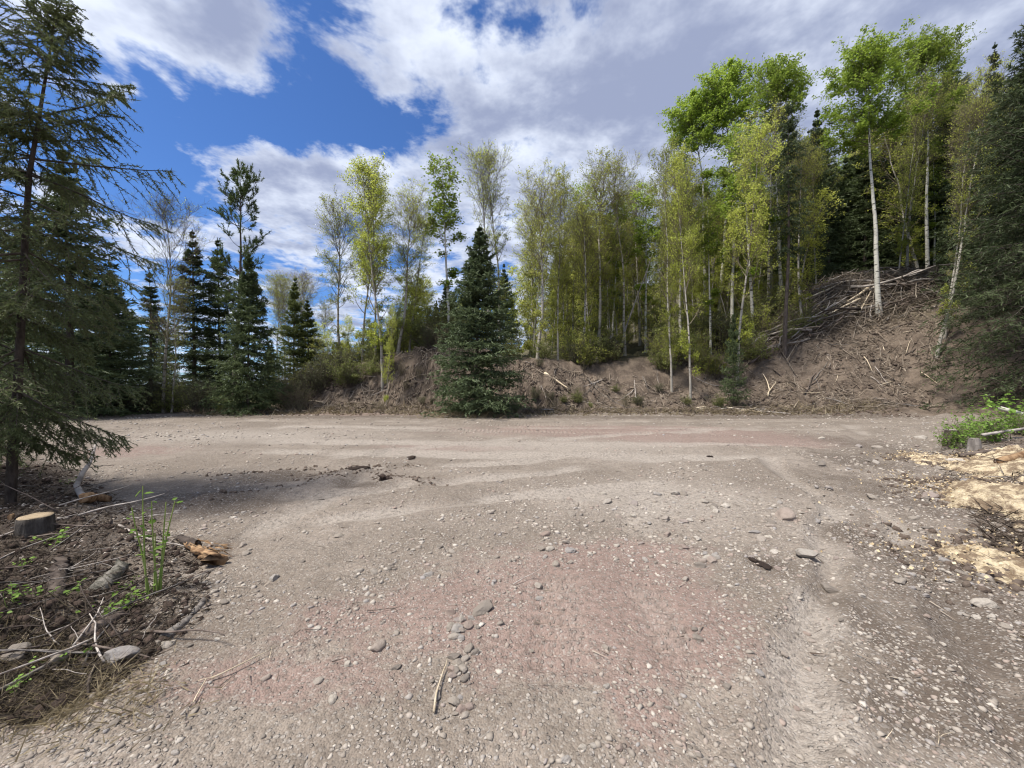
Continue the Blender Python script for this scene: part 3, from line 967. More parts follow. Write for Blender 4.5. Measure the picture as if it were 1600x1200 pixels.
spr_y = spruce(7, 1.4, 170, 13, 8, .14, .048, SPY, 54, bare=.02, droop=.2, power=.92, ragged=.2)
spr_n = spruce(17, 1.25, 150, 11, 8, .20, .060, SPR, 55, bare=.40, droop=.6, power=.45, ragged=.4, dead=.5)
spr_r = spruce(19, 3.7, 270, 24, 10, .22, .048, SPR, 56, bare=.02, droop=.55, power=.85, ragged=.22, dead=.45, trunk_r=.2, tuft=1)
spr_s = spruce(2.9, .95, 120, 13, 8, .085, .026, SPR, 57, bare=.02, droop=.15, power=.9, ragged=.2)
pin = pine(15, 1.9, 62, 61, (M_SPBARK, M_PINE))
BU, BD = (M_TWIG, M_BUSH), (M_TWIGD, M_BUSHD)
sh_a = shrub(2.0, 1.1, 22, 3600, .080, BU, 71)
sh_b = shrub(2.4, 1.2, 24, 2400, .070, BD, 72)
sh_c = shrub(1.6, 1.1, 20, 200, .05, (M_TWIG, M_BUSH), 73)
sh_y = shrub(3.6, 1.4, 22, 3800, .090, (M_TWIG, M_BIRCH), 74)

for p_, w_ in ((asp_c, 'green-crowned'), (bir_a, 'full-leaved'), (bir_b, 'upswept'), (bir_c, 'bushy'), (bare_a, 'nearly leafless wide'), (bare_b, 'thin-leaved'), (bare_c, 'sparse-leaved slim'),
               (spr_b, 'broad'), (spr_c, 'slim'), (spr_y, 'yellowish conifer-like'), (sh_a, 'leafy green'), (sh_b, 'dark olive'), (sh_c, 'bare twiggy'), (sh_y, 'bright yellow-green')):
    p_['look'] = w_


def size_word(h, lo, hi):
    q = (h - lo) / (hi - lo)
    return 'low' if q < .33 else ('medium-high' if q < .67 else 'tall')


# --- the trees one can tell apart
put('spruce_tree', spr_a, 'dense dark spruce standing alone at the foot of the earth bank', 'tree', 745, 19.6, 352, 76)
put('spruce_tree', spr_b, 'tall dark spruce beside the leafless birch, short of the pine', 'tree', 303, 24.5, 358, 66)
put('spruce_tree', spr_b, 'spruce half hidden behind the pine trunk', 'tree', 343, 26, 372, 56)
put('spruce_tree', spr_a, 'blue-green spruce with boughs to the ground in front of the pine', 'tree', 388, 20.6, 392, 60)
put('spruce_tree', spr_y, 'small yellow-green spruce on the bank between pine and birch clump', 'tree', 459, 26.5, 432, 40)
put('spruce_tree', spr_b, 'broad dark spruce behind the near tree at the clearing edge', 'tree', 108, 18.0, 232, 150)
put('spruce_tree', spr_a, 'bushy spruce leaning over the clearing edge below the leafless birch', 'tree', 172, 20.5, 420, 84)
put('spruce_tree', spr_b, 'dark spruce seen through the boughs of the near tree', 'tree', 30, 21, 330, 150)
put('spruce_tree', spr_n, 'narrow ragged spruce with bare lower trunk between the birches', 'tree', 1226, 26.3, 165, 30)
put('spruce_tree', spr_s, 'young bushy spruce at the foot of the brushy slope', 'tree', 1146, 22.3, 492, 26)
put('spruce_tree', spr_r, 'huge spruce whose drooping boughs sweep the bank by the leaning birch', 'tree', 1618, 18.3, -30, 215)
put('spruce_tree', spr_b, 'spruce squeezed between the leaning birch and the huge spruce', 'tree', 1532, 22.5, 230, 46)
put('spruce_tree', spr_c, 'dark slim spruce behind the tallest aspen trunk', 'tree', 1402, 36, 190, 38)
put('pine_tree', pin, 'tall pine with tufted open crown above the spruces', 'tree', 366, 23.6, 272, 52)
put('aspen_tree', asp_a, 'tallest aspen with spotted white trunk rising from the slash heap', 'tree', 1374, 27.0, 60, 84, lean=-1.5, rot=40)
put('aspen_tree', asp_a, 'tall white aspen standing behind the slash heap, fresh green crown', 'tree', 1449, 33, 62, 66, rot=170)
put('aspen_tree', asp_b, 'tall aspen with small round crown, lowest of the high trio', 'tree', 1103, 36, 150, 46, lean=-4)
put('aspen_tree', asp_b, 'tall aspen with dense green crown beside the lowest of the trio', 'tree', 1124, 35, 104, 48, lean=1)
put('aspen_tree', asp_b, 'tall aspen with forked stems, crown above the ragged narrow spruce', 'tree', 1222, 31, 98, 46)
put('aspen_tree', asp_c, 'slim pale aspen rising behind the lone spruce', 'tree', 702, 25.5, 246, 30)
put('birch_tree', bare_a, 'nearly leafless pale birch with fine twigs beside the dark spruces', 'tree', 256, 21.2, 298, 62)
put('birch_tree', bare_c, 'crooked thin birch stem beside the leafless birch', 'tree', 268, 21.0, 430, 30, lean=6)
put('birch_tree', bare_b, 'grey-stemmed thin-leaved birch at the edge of the birch clump', 'tree', 536, 25.5, 298, 36)
put('birch_tree', bir_a, 'leafy green birch, fullest of the clump on the cut bank', 'tree', 598, 23.2, 252, 50)
put('birch_tree', bir_b, 'upright birch at the heart of the clump on the bank', 'tree', 586, 24.5, 268, 40)
put('birch_tree', bare_b, 'thin-leaved birch leaning out of the clump towards the lone spruce', 'tree', 622, 25.0, 282, 36, lean=4)
put('birch_tree', bir_a, 'leafy birch half hidden in the clump on the cut bank', 'tree', 566, 25.6, 285, 40)
put('birch_tree', bir_b, 'lower leafy birch on the lone spruce side of the clump', 'tree', 640, 26.0, 330, 40)
put('birch_tree', bare_c, 'tall sparse-leaved tree rising behind the lone spruce, one of close twins', 'tree', 763, 29, 234, 34, group='twin trees behind the lone spruce')
put('birch_tree', bare_c, 'tall sparse-leaved tree rising behind the lone spruce, one of close twins', 'tree', 781, 30, 230, 34, group='twin trees behind the lone spruce')
put('birch_tree', bare_b, 'thin birch with crooked limbs at the lip of the slump', 'tree', 840, 25.5, 252, 36)
put('birch_tree', bir_b, 'birch with brownish opening leaves beside the crooked one', 'tree', 872, 26, 255, 34)
put('birch_tree', bare_b, 'white birch with wide thin-leaved top above the brush', 'tree', 934, 29, 240, 40)
put('birch_tree', bare_c, 'sparse-leaved birch with a dead pole leaning on it', 'tree', 976, 29.5, 240, 36)
put('birch_tree', bir_b, 'leafy birch rising out of the brushy slope', 'tree', 1050, 24.4, 205, 40)
put('birch_tree', bir_a, 'yellow-green birch with its foot on the raw slope', 'tree', 1079, 23.4, 225, 40)
put('birch_tree', bir_a, 'broad yellow-green birch next to the ragged narrow spruce', 'tree', 1152, 25.2, 200, 54)
put('birch_tree', bare_b, 'pale birch between the ragged narrow spruce and the slash heap', 'tree', 1254, 28, 205, 34)
put('birch_tree', bir_b, 'slender white birch behind the slash heap end', 'tree', 1276, 33, 225, 36)
put('birch_tree', bir_b, 'thin birch standing in the slash heap with olive leaves', 'tree', 1404, 30.0, 150, 34, lean=2)
put('birch_tree', bare_b, 'second thin birch in the slash heap, leaning towards the white aspen', 'tree', 1416, 30.5, 110, 40, lean=7)
put('birch_tree', bare_b, 'birch leaning out over the bank beside the huge spruce', 'tree', 1463, 22.3, 85, 46, lean=10, sink=.1)
put('birch_tree', bare_c, 'rear stem leaning with the birch beside the huge spruce', 'tree', 1476, 22.6, 150, 40, lean=8)
put('birch_sapling', bir_c, 'thin white sapling against the raw cut of the bank', 'tree', 604, 21.9, 470, 14)

# --- the stands behind, told apart only by where they stand
FILL = []


def stand(n, u0, u1, y0, y1, protos, hs, name, label, group, seed, lean=2.5, mind=18):
    rs = random.Random(seed)
    made, tries = 0, 0
    while made < n and tries < n * 30:
        tries += 1
        u, Y = rs.uniform(u0, u1), rs.uniform(y0, y1)
        x = (u - 800) / FPX * Y
        if any((x - a) ** 2 + (Y - b) ** 2 < 1.3 for a, b in FILL):
            continue
        FILL.append((x, Y))
        p = rs.choice(protos)
        hh = rs.uniform(*hs)
        put(name, p, label.format(size_word(hh, *hs) + ' ' + p['look']), 'tree', u, Y, height=hh, wid=p['r'] * rs.uniform(.90, 1.35) * hh / p['h'] * FPX / Y * math.hypot(1, x / Y), lean=rs.uniform(-lean, lean), leany=rs.uniform(-lean, lean), rot=rs.uniform(0, 360), group=group)
        made += 1


stand(20, -60, 250, 25, 48, [spr_b, spr_c], (7, 14), 'spruce_tree', '{} dark spruce in the wood behind the clearing edge', 'spruces behind the clearing edge', 1)
stand(10, 200, 440, 28, 50, [spr_b, spr_c, spr_y], (4, 8.5), 'spruce_tree', '{} small spruce far behind the pine group', 'small far spruces behind the pine group', 2)
stand(6, 420, 530, 38, 50, [bare_a, bare_c], (10, 15), 'birch_tree', '{} far grey birch beyond the bank', 'far leafless birches beyond the bank', 3)
stand(40, 470, 740, 26, 42, [bir_c, bir_c, spr_y], (3.5, 7.0), 'young_tree', '{} young tree in the thicket behind the bank lip', 'thicket behind the bank lip', 4)
stand(18, 620, 840, 34, 56, [bir_c, asp_c, spr_b], (6, 10), 'young_tree', '{} young tree behind the lone spruce and its tall twins', 'young trees behind the lone spruce', 5)
stand(40, 800, 1250, 28, 52, [bir_a, bir_b, bir_b, bir_c], (7, 13), 'birch_tree', '{} yellow-green birch in the stand above the brushy slope', 'birches above the brushy slope', 6)
stand(34, 830, 1260, 26.5, 44, [bare_b, bare_c, asp_c], (11, 17), 'birch_tree', '{} pale-stemmed tree deep in the birch stand', 'pale stems deep in the birch stand', 7)
stand(34, 820, 1260, 44, 75, [spr_b, spr_c], (9, 15), 'spruce_tree', '{} spruce on the hill behind the birch stand', 'spruces behind the birch stand', 8)
stand(60, 1240, 1660, 35, 64, [spr_b, spr_c, spr_c], (13, 21), 'spruce_tree', '{} spruce in the dark wood behind the slash heap', 'spruces behind the slash heap', 9)
stand(12, 1250, 1560, 33, 44, [bare_c, bir_b, asp_c], (12, 18), 'birch_tree', '{} pale thin tree among the spruces behind the slash heap', 'pale trunks behind the slash heap', 10)
stand(10, 1500, 1680, 20, 32, [spr_b, spr_c], (10, 17), 'spruce_tree', '{} spruce crowding behind the huge spruce', 'spruces behind the huge spruce', 12)

# --- brush on the slopes
SHR = []


def brush(n, u0, u1, y0, y1, protos, hs, label, group, seed, name='shrub'):
    rs = random.Random(seed)
    for _ in range(n):
        u, Y = rs.uniform(u0, u1), rs.uniform(y0, y1)
        p = rs.choice(protos); hh = rs.uniform(*hs)
        put(name, p, label.format(size_word(hh, *hs) + ' ' + p['look']), 'shrub', u, Y, height=hh, rot=rs.uniform(0, 360), group=group, lean=rs.uniform(-6, 6))


brush(17, 430, 590, 22.2, 24.8, [sh_b, sh_b, sh_a], (1.0, 2.2), '{} shrub covering the bank below the birch clump', 'shrubs on the bank below the birch clump', 21)
brush(6, 425, 470, 21.2, 22.6, [sh_c], (1.0, 1.6), '{} grey bush at the foot of the bank', 'grey bushes at the bank foot', 22)
brush(5, 670, 715, 24.0, 25.5, [sh_c, sh_b], (1.0, 1.7), '{} bush on the lip by the lone spruce', 'bushes on the lip by the lone spruce', 23)
brush(30, 890, 1190, 25.2, 31.0, [sh_a, sh_b, sh_y], (1.3, 2.8), '{} shrub on the brushy slope under the birches', 'shrubs on the brushy slope', 24)
brush(8, 790, 920, 25.2, 28.5, [sh_a, sh_b], (0.9, 1.8), '{} shrub behind the slump beside the lone spruce', 'shrubs behind the slump', 25)
brush(10, 1180, 1262, 26.5, 31, [sh_a, sh_c], (1.0, 2.0), '{} shrub at the end of the slash heap', 'shrubs at the end of the slash heap', 26)
brush(20, 130, 350, 20.6, 23.5, [sh_b, sh_b, sh_a], (0.9, 1.9), '{} shrub along the clearing edge under the spruces', 'shrubs along the clearing edge', 27)
brush(20, 470, 720, 24.8, 28.0, [sh_y, sh_a], (1.5, 3.0), '{} shrub on top of the bank', 'shrubs on top of the bank', 28)

brush(16, 880, 1240, 28.5, 38, [sh_y, sh_y, sh_a], (2.0, 3.8), '{} bush filling between the trunks high on the brushy slope', 'bushes between the trunks high on the slope', 29)
brush(16, 820, 1150, 21.6, 24.6, [sh_b, sh_c, sh_a], (.35, .8), '{} small bush clinging to the raw bank beyond the lone spruce', 'small bushes on the raw bank', 30)
brush(8, 560, 690, 21.4, 23.2, [sh_b, sh_c], (.35, .8), '{} small bush clinging to the raw cut under the birch clump', 'small bushes on the raw cut', 33)

# ------------------------------------------------------------------ the two near spruces at the left
def near_path(pts, Y):
    return [((u - 800) / FPX * (Y + dy), Y + dy, CAM_H + (600 - v) / FPX * (Y + dy)) for u, v, dy in pts]


NP = np.array(near_path([(14, 806, 0), (20, 700, 0), (28, 600, 0), (34, 480, .0), (40, 360, .02), (46, 270, .03), (56, 215, .04), (68, 140, .05), (80, 70, .05), (86, 18, .05)], 4.8))
NB = NP[0].copy()
near = spruce(6.4, 1.10, 95, 26, 54, .052, .011, (M_NEARBARK, M_NEAR), 81, bare=.14, droop=.85, power=.40, ragged=.32, trunk_r=.052, path=NP - NB, tuft=1, per=5)
thing('spruce_tree', near['parts'], Matrix.Translation(NB), 'near spruce with bent leader and thin drooping boughs beside the cut stump', 'tree')
near2 = spruce(7.0, 1.6, 90, 24, 34, .060, .012, (M_SPBARK, M_NEAR), 82, bare=.16, droop=.8, power=.5, ragged=.3, trunk_r=.10, tuft=1)
thing('spruce_tree', near2['parts'], Matrix.Translation((-8.0, 4.9, H1(-8.0, 4.9))), 'near spruce of which only outer bough tips hang in beside the bent one', 'tree')

# ------------------------------------------------------------------ stones


def ico(sub):
    p = (1 + 5 ** .5) / 2
    V = [(-1, p, 0), (1, p, 0), (-1, -p, 0), (1, -p, 0), (0, -1, p), (0, 1, p), (0, -1, -p), (0, 1, -p), (p, 0, -1), (p, 0, 1), (-p, 0, -1), (-p, 0, 1)]
    F = [(0, 11, 5), (0, 5, 1), (0, 1, 7), (0, 7, 10), (0, 10, 11), (1, 5, 9), (5, 11, 4), (11, 10, 2), (10, 7, 6), (7, 1, 8), (3, 9, 4), (3, 4, 2), (3, 2, 6), (3, 6, 8), (3, 8, 9), (4, 9, 5), (2, 4, 11), (6, 2, 10), (8, 6, 7), (9, 8, 1)]
    V = [np.array(v) / np.linalg.norm(v) for v in V]
    for _ in range(sub):
        c, nf = {}, []

        def mid(a, b):
            k = (min(a, b), max(a, b))
            if k not in c:
                m = V[a] + V[b]; V.append(m / np.linalg.norm(m)); c[k] = len(V) - 1
            return c[k]
        for a, b, d in F:
            x, y, z = mid(a, b), mid(b, d), mid(d, a)
            nf += [(a, x, z), (b, y, x), (d, z, y), (x, y, z)]
        F = nf
    return np.array(V), np.array(F)


def stone_shape(sub, seed, flat=.65, lump=.22):
    rs = np.random.default_rng(seed)
    V, F = ico(sub)
    V = V.copy()
    for _ in range(8):                                   # broken and worn facets
        n = rs.normal(size=3); n /= np.linalg.norm(n)
        c = rs.uniform(.55, .88)
        dd = V @ n
        V = V - np.clip(dd - c, 0, None)[:, None] * n * .95
    for f, a in ((1.6, lump * .5), (3.5, lump * .3), (7, lump * .16)):
        k = rs.normal(size=(3, 3)) * f
        V = V * (1 + a * np.sin(V @ k + rs.uniform(0, 6, 3)).sum(1) / 2)[:, None]
    return V * np.array([1.1, rs.uniform(.6, .95), flat * rs.uniform(.75, 1.1)]), F


STONES = [make_mesh('stone', *stone_shape(3, 900 + i), mat=M_STONE) for i in range(9)]
n_st = 0


def stone(u=None, v=None, w=None, x=None, y=None, size=None, label=None, group=None, var=None, rot=None, sink=.36, zs=.9, name='stone'):
    """w = width in photo pixels"""
    global n_st
    if x is None:
        x, y = gp(u, v)
    for _ in range(3 if u is not None else 0):
        x, y = gp(u, v, H1(x, y))
    if size is None:
        size = w / FPX * y / math.hypot(1, .7 * x / y)
    o = obj(name, STONES[n_st % 9 if var is None else var])
    n_st += 1
    s = size / 2
    o.location = (x, y, H1(x, y) + s * .6 * zs * (1 - 2 * sink) * .8)
    o.rotation_euler = (random.uniform(-.25, .25), random.uniform(-.25, .25), random.uniform(0, 6.28) if rot is None else rot)
    o.scale = (s, s, s * zs)
    tag(o, label, 'stone', group)
    return o


for (u, v, w, lab) in ((757, 953, 38, 'largest rounded stone at the head of the pebble row'), (703, 958, 17, 'pale round stone beside the largest one at the pebble row head'),
                       (428, 904, 22, 'pale oblong stone alone on dark gravel near the splintered log'), (404, 932, 14, 'small flat stone just below the pale oblong one'),
                       (592, 1010, 26, 'pale lumpy stone alone on red soil near the pebble row'), (1260, 867, 36, 'large flat lavender-grey stone by the dark soil clods'),
                       (1298, 924, 34, 'white dusty stone lying in the pale wheel rut'), (1406, 909, 26, 'smooth egg-shaped stone on dark soil beside the wheel rut'),
                       (1228, 810, 40, 'broad flat stone amid the densest gravel'), (1487, 722, 36, 'big dark stone at the edge of the sawdust'),
                       (1452, 777, 28, 'oblong pale stone below the round one near the sawdust'), (1455, 762, 24, 'round pale stone near the sawdust edge'),
                       (1543, 905, 32, 'pale egg-shaped stone below the lowest sawdust pile'), (1535, 945, 36, 'long stone sunk in dark soil below the sawdust'),
                       (1582, 880, 40, 'wide pale stone touching the lowest sawdust pile'), (1186, 1052, 14, 'small upright stone shard on grey gravel'),
                       (320 + 200, 1095, 20, 'round grey stone alone on gravel near the peeled stick'), (1283, 728, 22, 'dark-bottomed stone on the far gravel'),
                       (1296, 763, 20, 'rounded stone between the far gravel and the wheel rut'), (1093, 885, 18, 'pale stone in a knot of pebbles by the red soil')):
    stone(u, v, w, label=lab, var=None)
stone(188, 1034, 58, label='white chalky boulder at the edge of the debris bank', zs=1.2, sink=.2, rot=.2)
stone(22, 1028, 62, label='grey boulder half buried in dead grass', zs=1.2, sink=.25)
stone(88, 1032, 42, label='brown rounded boulder beside the grey one in dead grass', zs=1.1, sink=.25)
rs = random.Random(77)
for i in range(34):                                       # pebble row pushed up by a blade
    v = rs.uniform(965, 1130)
    stone(712 + rs.gauss(0, 13) + (v - 1040) * .02, v, rs.uniform(9, 21), label='stone of the pebble row beside the peeled stick', group='stones of the pebble row')
for i in range(62):                                       # stony margin along the right berm
    v = 680 + 330 * rs.random() ** 1.1
    uc = np.interp(v, [670, 760, 880, 1010], [1385, 1440, 1490, 1540])
    stone(uc + rs.gauss(0, 55), v, rs.uniform(9, 21), label='stone in the stony margin below the sawdust', group='stones in the stony margin')
for i in range(34):                                       # left debris edge
    v = rs.uniform(880, 1150)
    uc = np.interp(v, [880, 980, 1060, 1150], [300, 250, 190, 90])
    stone(uc + rs.gauss(0, 50), v, rs.uniform(10, 24), label='stone spilled along the edge of the debris bank', group='stones along the debris bank')
for i in range(62):                                       # gravel patch in the middle
    stone(rs.gauss(1080, 130), rs.uniform(770, 880), rs.uniform(9, 18), label='stone in the dense gravel patch above the red soil', group='stones in the gravel patch')
for i in range(78):                                       # loose on the pad
    stone(rs.uniform(120, 1380), 830 + 360 * rs.random(), rs.uniform(9, 17), label='loose stone scattered on the near clearing floor', group='loose stones on the near clearing floor')


def gravel_mesh():
    rs_ = np.random.default_rng(5)
    shapes = []
    for i in range(12):
        V, F = stone_shape(0, 400 + i, .6, .3)
        shapes.append(V + rs_.normal(size=V.shape) * .10)
    # density falls with distance so that near and far gravel both read as gravel
    N = 80000
    yy = 1.3 * (20.5 / 1.3) ** rs_.random(N)
    xx = rs_.uniform(-1.5, 1.5, N) * (yy + .3)
    keep = fbm(xx * 1.1 + 2, yy * 1.1, 4, .65) * 1.5 + .02 + rs_.normal(size=N) * .22 - .9 * rut_mask(xx, yy)
    gp1 = np.exp(-(((xx - 1.9) / 2.2) ** 2 + ((yy - 4.6) / 1.1) ** 2)) * 1.2
    right = np.exp(-(((xx - yy * 1.08) / 1.2) ** 2)) * .7 + .35 * sstep(2.6, 1.7, yy)
    red = masks(xx, yy)[0]
    ok = (keep + gp1 + right - .55 * np.clip(red, 0, 1) > 0) & (poly_depth(xx, yy, TOE) < -.1) & (-poly_depth(xx, yy, RBERM) < 1.2)
    xx, yy = xx[ok][:31000], yy[ok][:31000]
    n = len(xx)
    sz = (.004 + .0050 * rs_.gamma(1.1, 1.2, n)) * (yy / 3.0) ** .55
    sz = np.minimum(sz, .024 * (yy / 3) ** .6 + .004)
    zz = H(xx, yy)
    V_, T_, C_ = [], [], []
    off = 0
    an = rs_.uniform(0, 6.28, n); tin = rs_.random(n); which = rs_.integers(0, 12, n)
    for k in range(12):
        s = np.where(which == k)[0]
        V, F = shapes[k], ico(0)[1]
        c, sn = np.cos(an[s]), np.sin(an[s])
        vx = V[None, :, 0] * c[:, None] - V[None, :, 1] * sn[:, None]
        vy = V[None, :, 0] * sn[:, None] + V[None, :, 1] * c[:, None]
        W = np.stack([xx[s, None] + vx * sz[s, None], yy[s, None] + vy * sz[s, None], zz[s, None] + (V[None, :, 2] + .05) * sz[s, None]], -1)
        V_.append(W.reshape(-1, 3)); T_.append((F[None] + (off + np.arange(len(s)) * 12)[:, None, None]).reshape(-1, 3))
        C_.append(np.repeat(tin[s], 12)); off += len(s) * 12
    return make_mesh('gravel', np.concatenate(V_), np.concatenate(T_), None, M_GRAVEL, np.concatenate(C_))


tag(obj('gravel', gravel_mesh()), 'loose gravel and pebbles strewn over the clearing', 'gravel', kind='stuff')

# ------------------------------------------------------------------ branches, sticks and the slash heap


def stick_mesh(seed, mat, L=1.0, r=.02, wob=.10, forks=2, m=8):
    global rng
    rng = np.random.default_rng(seed)
    a = grow(np.zeros((1, 3)), np.array([[1., 0, 0]]), [L], m, 0, wob)
    a[..., 2] *= .5
    B = MB(); B.tubes(a, taper(r, r * .4, m)[None], 6, cap=True)
    if forks:
        S, T = along(a, rng.uniform(.3, .85, (1, forks)))
        f = grow(S[0], side_dir(T[0], rng.uniform(.5, .9, forks)), rng.uniform(.15, .38, forks) * L, 5, 0, .12)
        B.tubes(f, np.full((forks, 1), r * .5) * np.linspace(1, .35, 5)[None], 5)
    return B.mesh('stick', mat)


ST_GREY = [stick_mesh(200 + i, M_DEADWOOD, 1, .011, .10, i % 3) for i in range(7)]
ST_DARK = [stick_mesh(220 + i, M_DARKWOOD, 1, .012, .12, i % 3) for i in range(6)]
ST_PALE = [stick_mesh(240 + i, M_PALEWOOD, 1, .012, .05, 0) for i in range(4)]
ST_ALL = dict(g=ST_GREY, d=ST_DARK, p=ST_PALE)


def stick(x, y, L, kind, yaw, pitch=None, label='', group=None, thick=1.0, lift=.02, name='branch', cat='branch', roll=None):
    me = random.choice(ST_ALL[kind]) if isinstance(kind, str) else kind
    o = obj(name, me)
    c, s = math.cos(yaw), math.sin(yaw)
    z0, z1 = H1(x, y), H1(x + c * L, y + s * L)
    p = math.atan2(z1 - z0, L) if pitch is None else pitch
    M = Matrix.Translation((x, y, z0 + lift)) @ Matrix.Rotation(yaw, 4, 'Z') @ Matrix.Rotation(-p, 4, 'Y') @ Matrix.Rotation(random.uniform(-.6, .6) if roll is None else roll, 4, 'X') @ Matrix.Diagonal((L, L * thick, L * thick, 1))
    o.matrix_world = M
    tag(o, label, cat, group)
    return o


rs = random.Random(31)
for i in range(150):                                      # the heap behind the tallest aspen
    Y = rs.triangular(25.8, 32.5, 28.6); u = rs.uniform(1195, 1485)
    x = (u - 800) / FPX * Y
    L = rs.uniform(1.4, 4.6)
    yaw = rs.gauss(.20, .50) + (math.pi if rs.random() < .5 else 0)
    k = rs.choice('gggddp') if rs.random() < .8 else 'g'
    stick(x - math.cos(yaw) * L / 2, Y - math.sin(yaw) * L / 2, L, k, yaw, None,
          {'g': 'grey weathered branch piled in the slash heap', 'd': 'dark wet branch piled in the slash heap', 'p': 'pale split branch piled in the slash heap'}[k], 'branches of the slash heap', rs.uniform(1.2, 2.6), rs.uniform(.05, .9))
for i in range(20):
    x, y = rs.uniform(30, 37), rs.uniform(25.5, 31)
    stick(x, y, rs.uniform(1.2, 3.5), rs.choice('gdd'), rs.uniform(0, 6.28), None, 'branch in the low brush heap behind the leaning birch', 'branches of the low brush heap', 1.7, rs.uniform(.05, .5))
for i in range(14):
    x, y = rs.uniform(17, 22.5), rs.uniform(27, 30.5)
    stick(x, y, rs.uniform(1.0, 2.6), rs.choice('ggd'), rs.uniform(0, 6.28), None, 'branch lying in the brush at the heap end', 'branches at the heap end', 1.6, rs.uniform(.05, .4))
for i in range(75):                                       # on the raw slope below the heap
    u, Y = rs.uniform(1085, 1450), rs.uniform(20.4, 26.5)
    stick((u - 800) / FPX * Y, Y, rs.uniform(.5, 1.2) + 1.6 * rs.random() ** 3, rs.choice('ggpd'), rs.uniform(0, 6.28), None, 'stray branch on the raw slope below the slash heap', 'stray branches on the raw slope', rs.uniform(1, 1.8), .05)
for i in range(30):
    u, Y = rs.uniform(820, 1080), rs.uniform(21, 25.5)
    stick((u - 800) / FPX * Y, Y, rs.uniform(.7, 2.2), rs.choice('ggd'), rs.uniform(0, 6.28), None, 'dead branch on the slope by the slump', 'dead branches by the slump', 1.4, .06)
for i in range(30):                                       # roots hanging from the lip
    u, Y = rs.uniform(560, 705), rs.uniform(22.9, 23.9)
    stick((u - 800) / FPX * Y, Y, rs.uniform(.5, 1.1), rs.choice('dg'), -1.57 + rs.gauss(0, .9), rs.uniform(-.9, .1), 'torn root hanging from the lip of the raw cut', 'roots at the bank lip', 1.6, .12, name='root', cat='root')
pole = stick(*[(965 - 800) / FPX * 29, 29], 8.5, ST_GREY[0], .1, 1.30, 'white dead pole leaning against the sparse-leaved birch', None, .9)
for (u, Y, L, yaw, pit, lab) in ((1112, 34, 7, 1.5, 1.35, 'white leaning pole behind the birch with its foot on the slope'), (1128, 33, 5, .3, 1.25, 'short white leaning pole in the birch stand'),
                                (1140, 32, 6, 3.0, 1.3, 'thin white pole leaning against the middle high aspen'), (1010, 31, 6, 3.3, 1.38, 'white pole leaning deep in the leafy birches'), (905, 30, 5, .2, 1.3, 'dead pole leaning behind the opening-leaved birch')):
    stick((u - 800) / FPX * Y, Y, L, ST_GREY[3], yaw, pit, lab, None, .8, name='dead_pole', cat='pole')
x, y = (872 - 800) / FPX * 23.6, 23.6
stick(x - .8, y + .5, 2.0, ST_PALE[0], -.35, None, 'pale log on the slope above the slump', None, 3.2, .1, name='log', cat='log')
for (u, Y, L, yaw, lab) in ((1088, 22.0, 1.5, .35, 'pale pole at the foot of the brushy slope'), (1092, 21.9, 1.2, -.05, 'second pale pole crossing under the first'),
                            (1200, 23.5, 1.6, .7, 'split pale log on the raw slope'), (484, 22.8, 1.4, -.5, 'pale broken pole on the bank under shrubs'), (420, 21.7, 1.6, -.6, 'grey log end jutting from the bank shrubs')):
    stick((u - 800) / FPX * Y, Y, L, 'p', yaw, None, lab, None, 2.6, .10, name='log', cat='log')

# twiggy litter that nobody could count


def slivers(n, xy, lo, hi, wid, mat, name, label, cat, seed, up=.15, lift=.01):
    global rng
    rng = np.random.default_rng(seed)
    x, y = xy(n)
    z = H(x, y) + lift
    az = rng.uniform(0, 6.28, len(x)); L = rng.uniform(lo, hi, len(x))
    x2, y2 = x + np.cos(az) * L, y + np.sin(az) * L
    z2 = H(x2, y2) + lift + np.abs(rng.normal(size=len(x))) * up * L
    B = MB()
    B.blades(np.stack([x, y, z], -1), np.stack([x2, y2, z2], -1), wid * rng.uniform(.5, 1.5, len(x)), np.clip(rng.beta(1.2, 2.2, len(x)), 0, 1))
    tag(obj(name, B.mesh(name, mat, smooth=False)), label, cat, kind='stuff')


def on_bank(n):
    u, Y = rng.uniform(440, 1490, n), rng.uniform(20.2, 27.5, n)
    x = (u - 800) / FPX * Y
    ok = (poly_depth(x, Y, TOE) > -.5) & ((Y < 24.9) | (x > 12)) & (fbm(x * .9, Y * .9, 3) + rng.normal(size=n) * .25 > -.05)
    return x[ok], Y[ok]


slivers(36000, on_bank, .08, .5, .05, M_CHIP, 'wood_litter', 'chips, bark and twig litter on the raw bank', 'litter', 301, .25)
slivers(9000, lambda n: ((rng.uniform(-17, 20, n)), 20.9 + rng.normal(size=n) * .6), .10, .45, .03, M_GRASS, 'dry_grass', 'dry trampled grass along the foot of the bank', 'grass', 302, .6)


def tangle(n, seed, xy, lo, hi, r0, r1, lift, name, label, mat, wild=.6):
    global rng
    rng = np.random.default_rng(seed)
    x, Y = xy(n); n = len(x)
    yaw = rng.normal(.2, wild, n) + math.pi * (rng.random(n) < .5); L = rng.uniform(lo, hi, n)
    S = np.stack([x - np.cos(yaw) * L / 2, Y - np.sin(yaw) * L / 2, np.zeros(n)], -1)
    E = S + np.stack([np.cos(yaw) * L, np.sin(yaw) * L, np.zeros(n)], -1)
    S[:, 2], E[:, 2] = H(S[:, 0], S[:, 1]) + rng.uniform(0, lift, n), H(E[:, 0], E[:, 1]) + rng.uniform(0, lift, n)
    P_ = grow(S, E - S, L, 6, 0, .07)
    B = MB(); B.tubes(P_, (rng.uniform(r0, r1, n)[:, None] * np.linspace(1, .4, 6)[None]), 4, tint=rng.beta(1.2, 1.6, n))
    tag(obj(name, B.mesh(name, mat)), label, 'brush', kind='stuff')


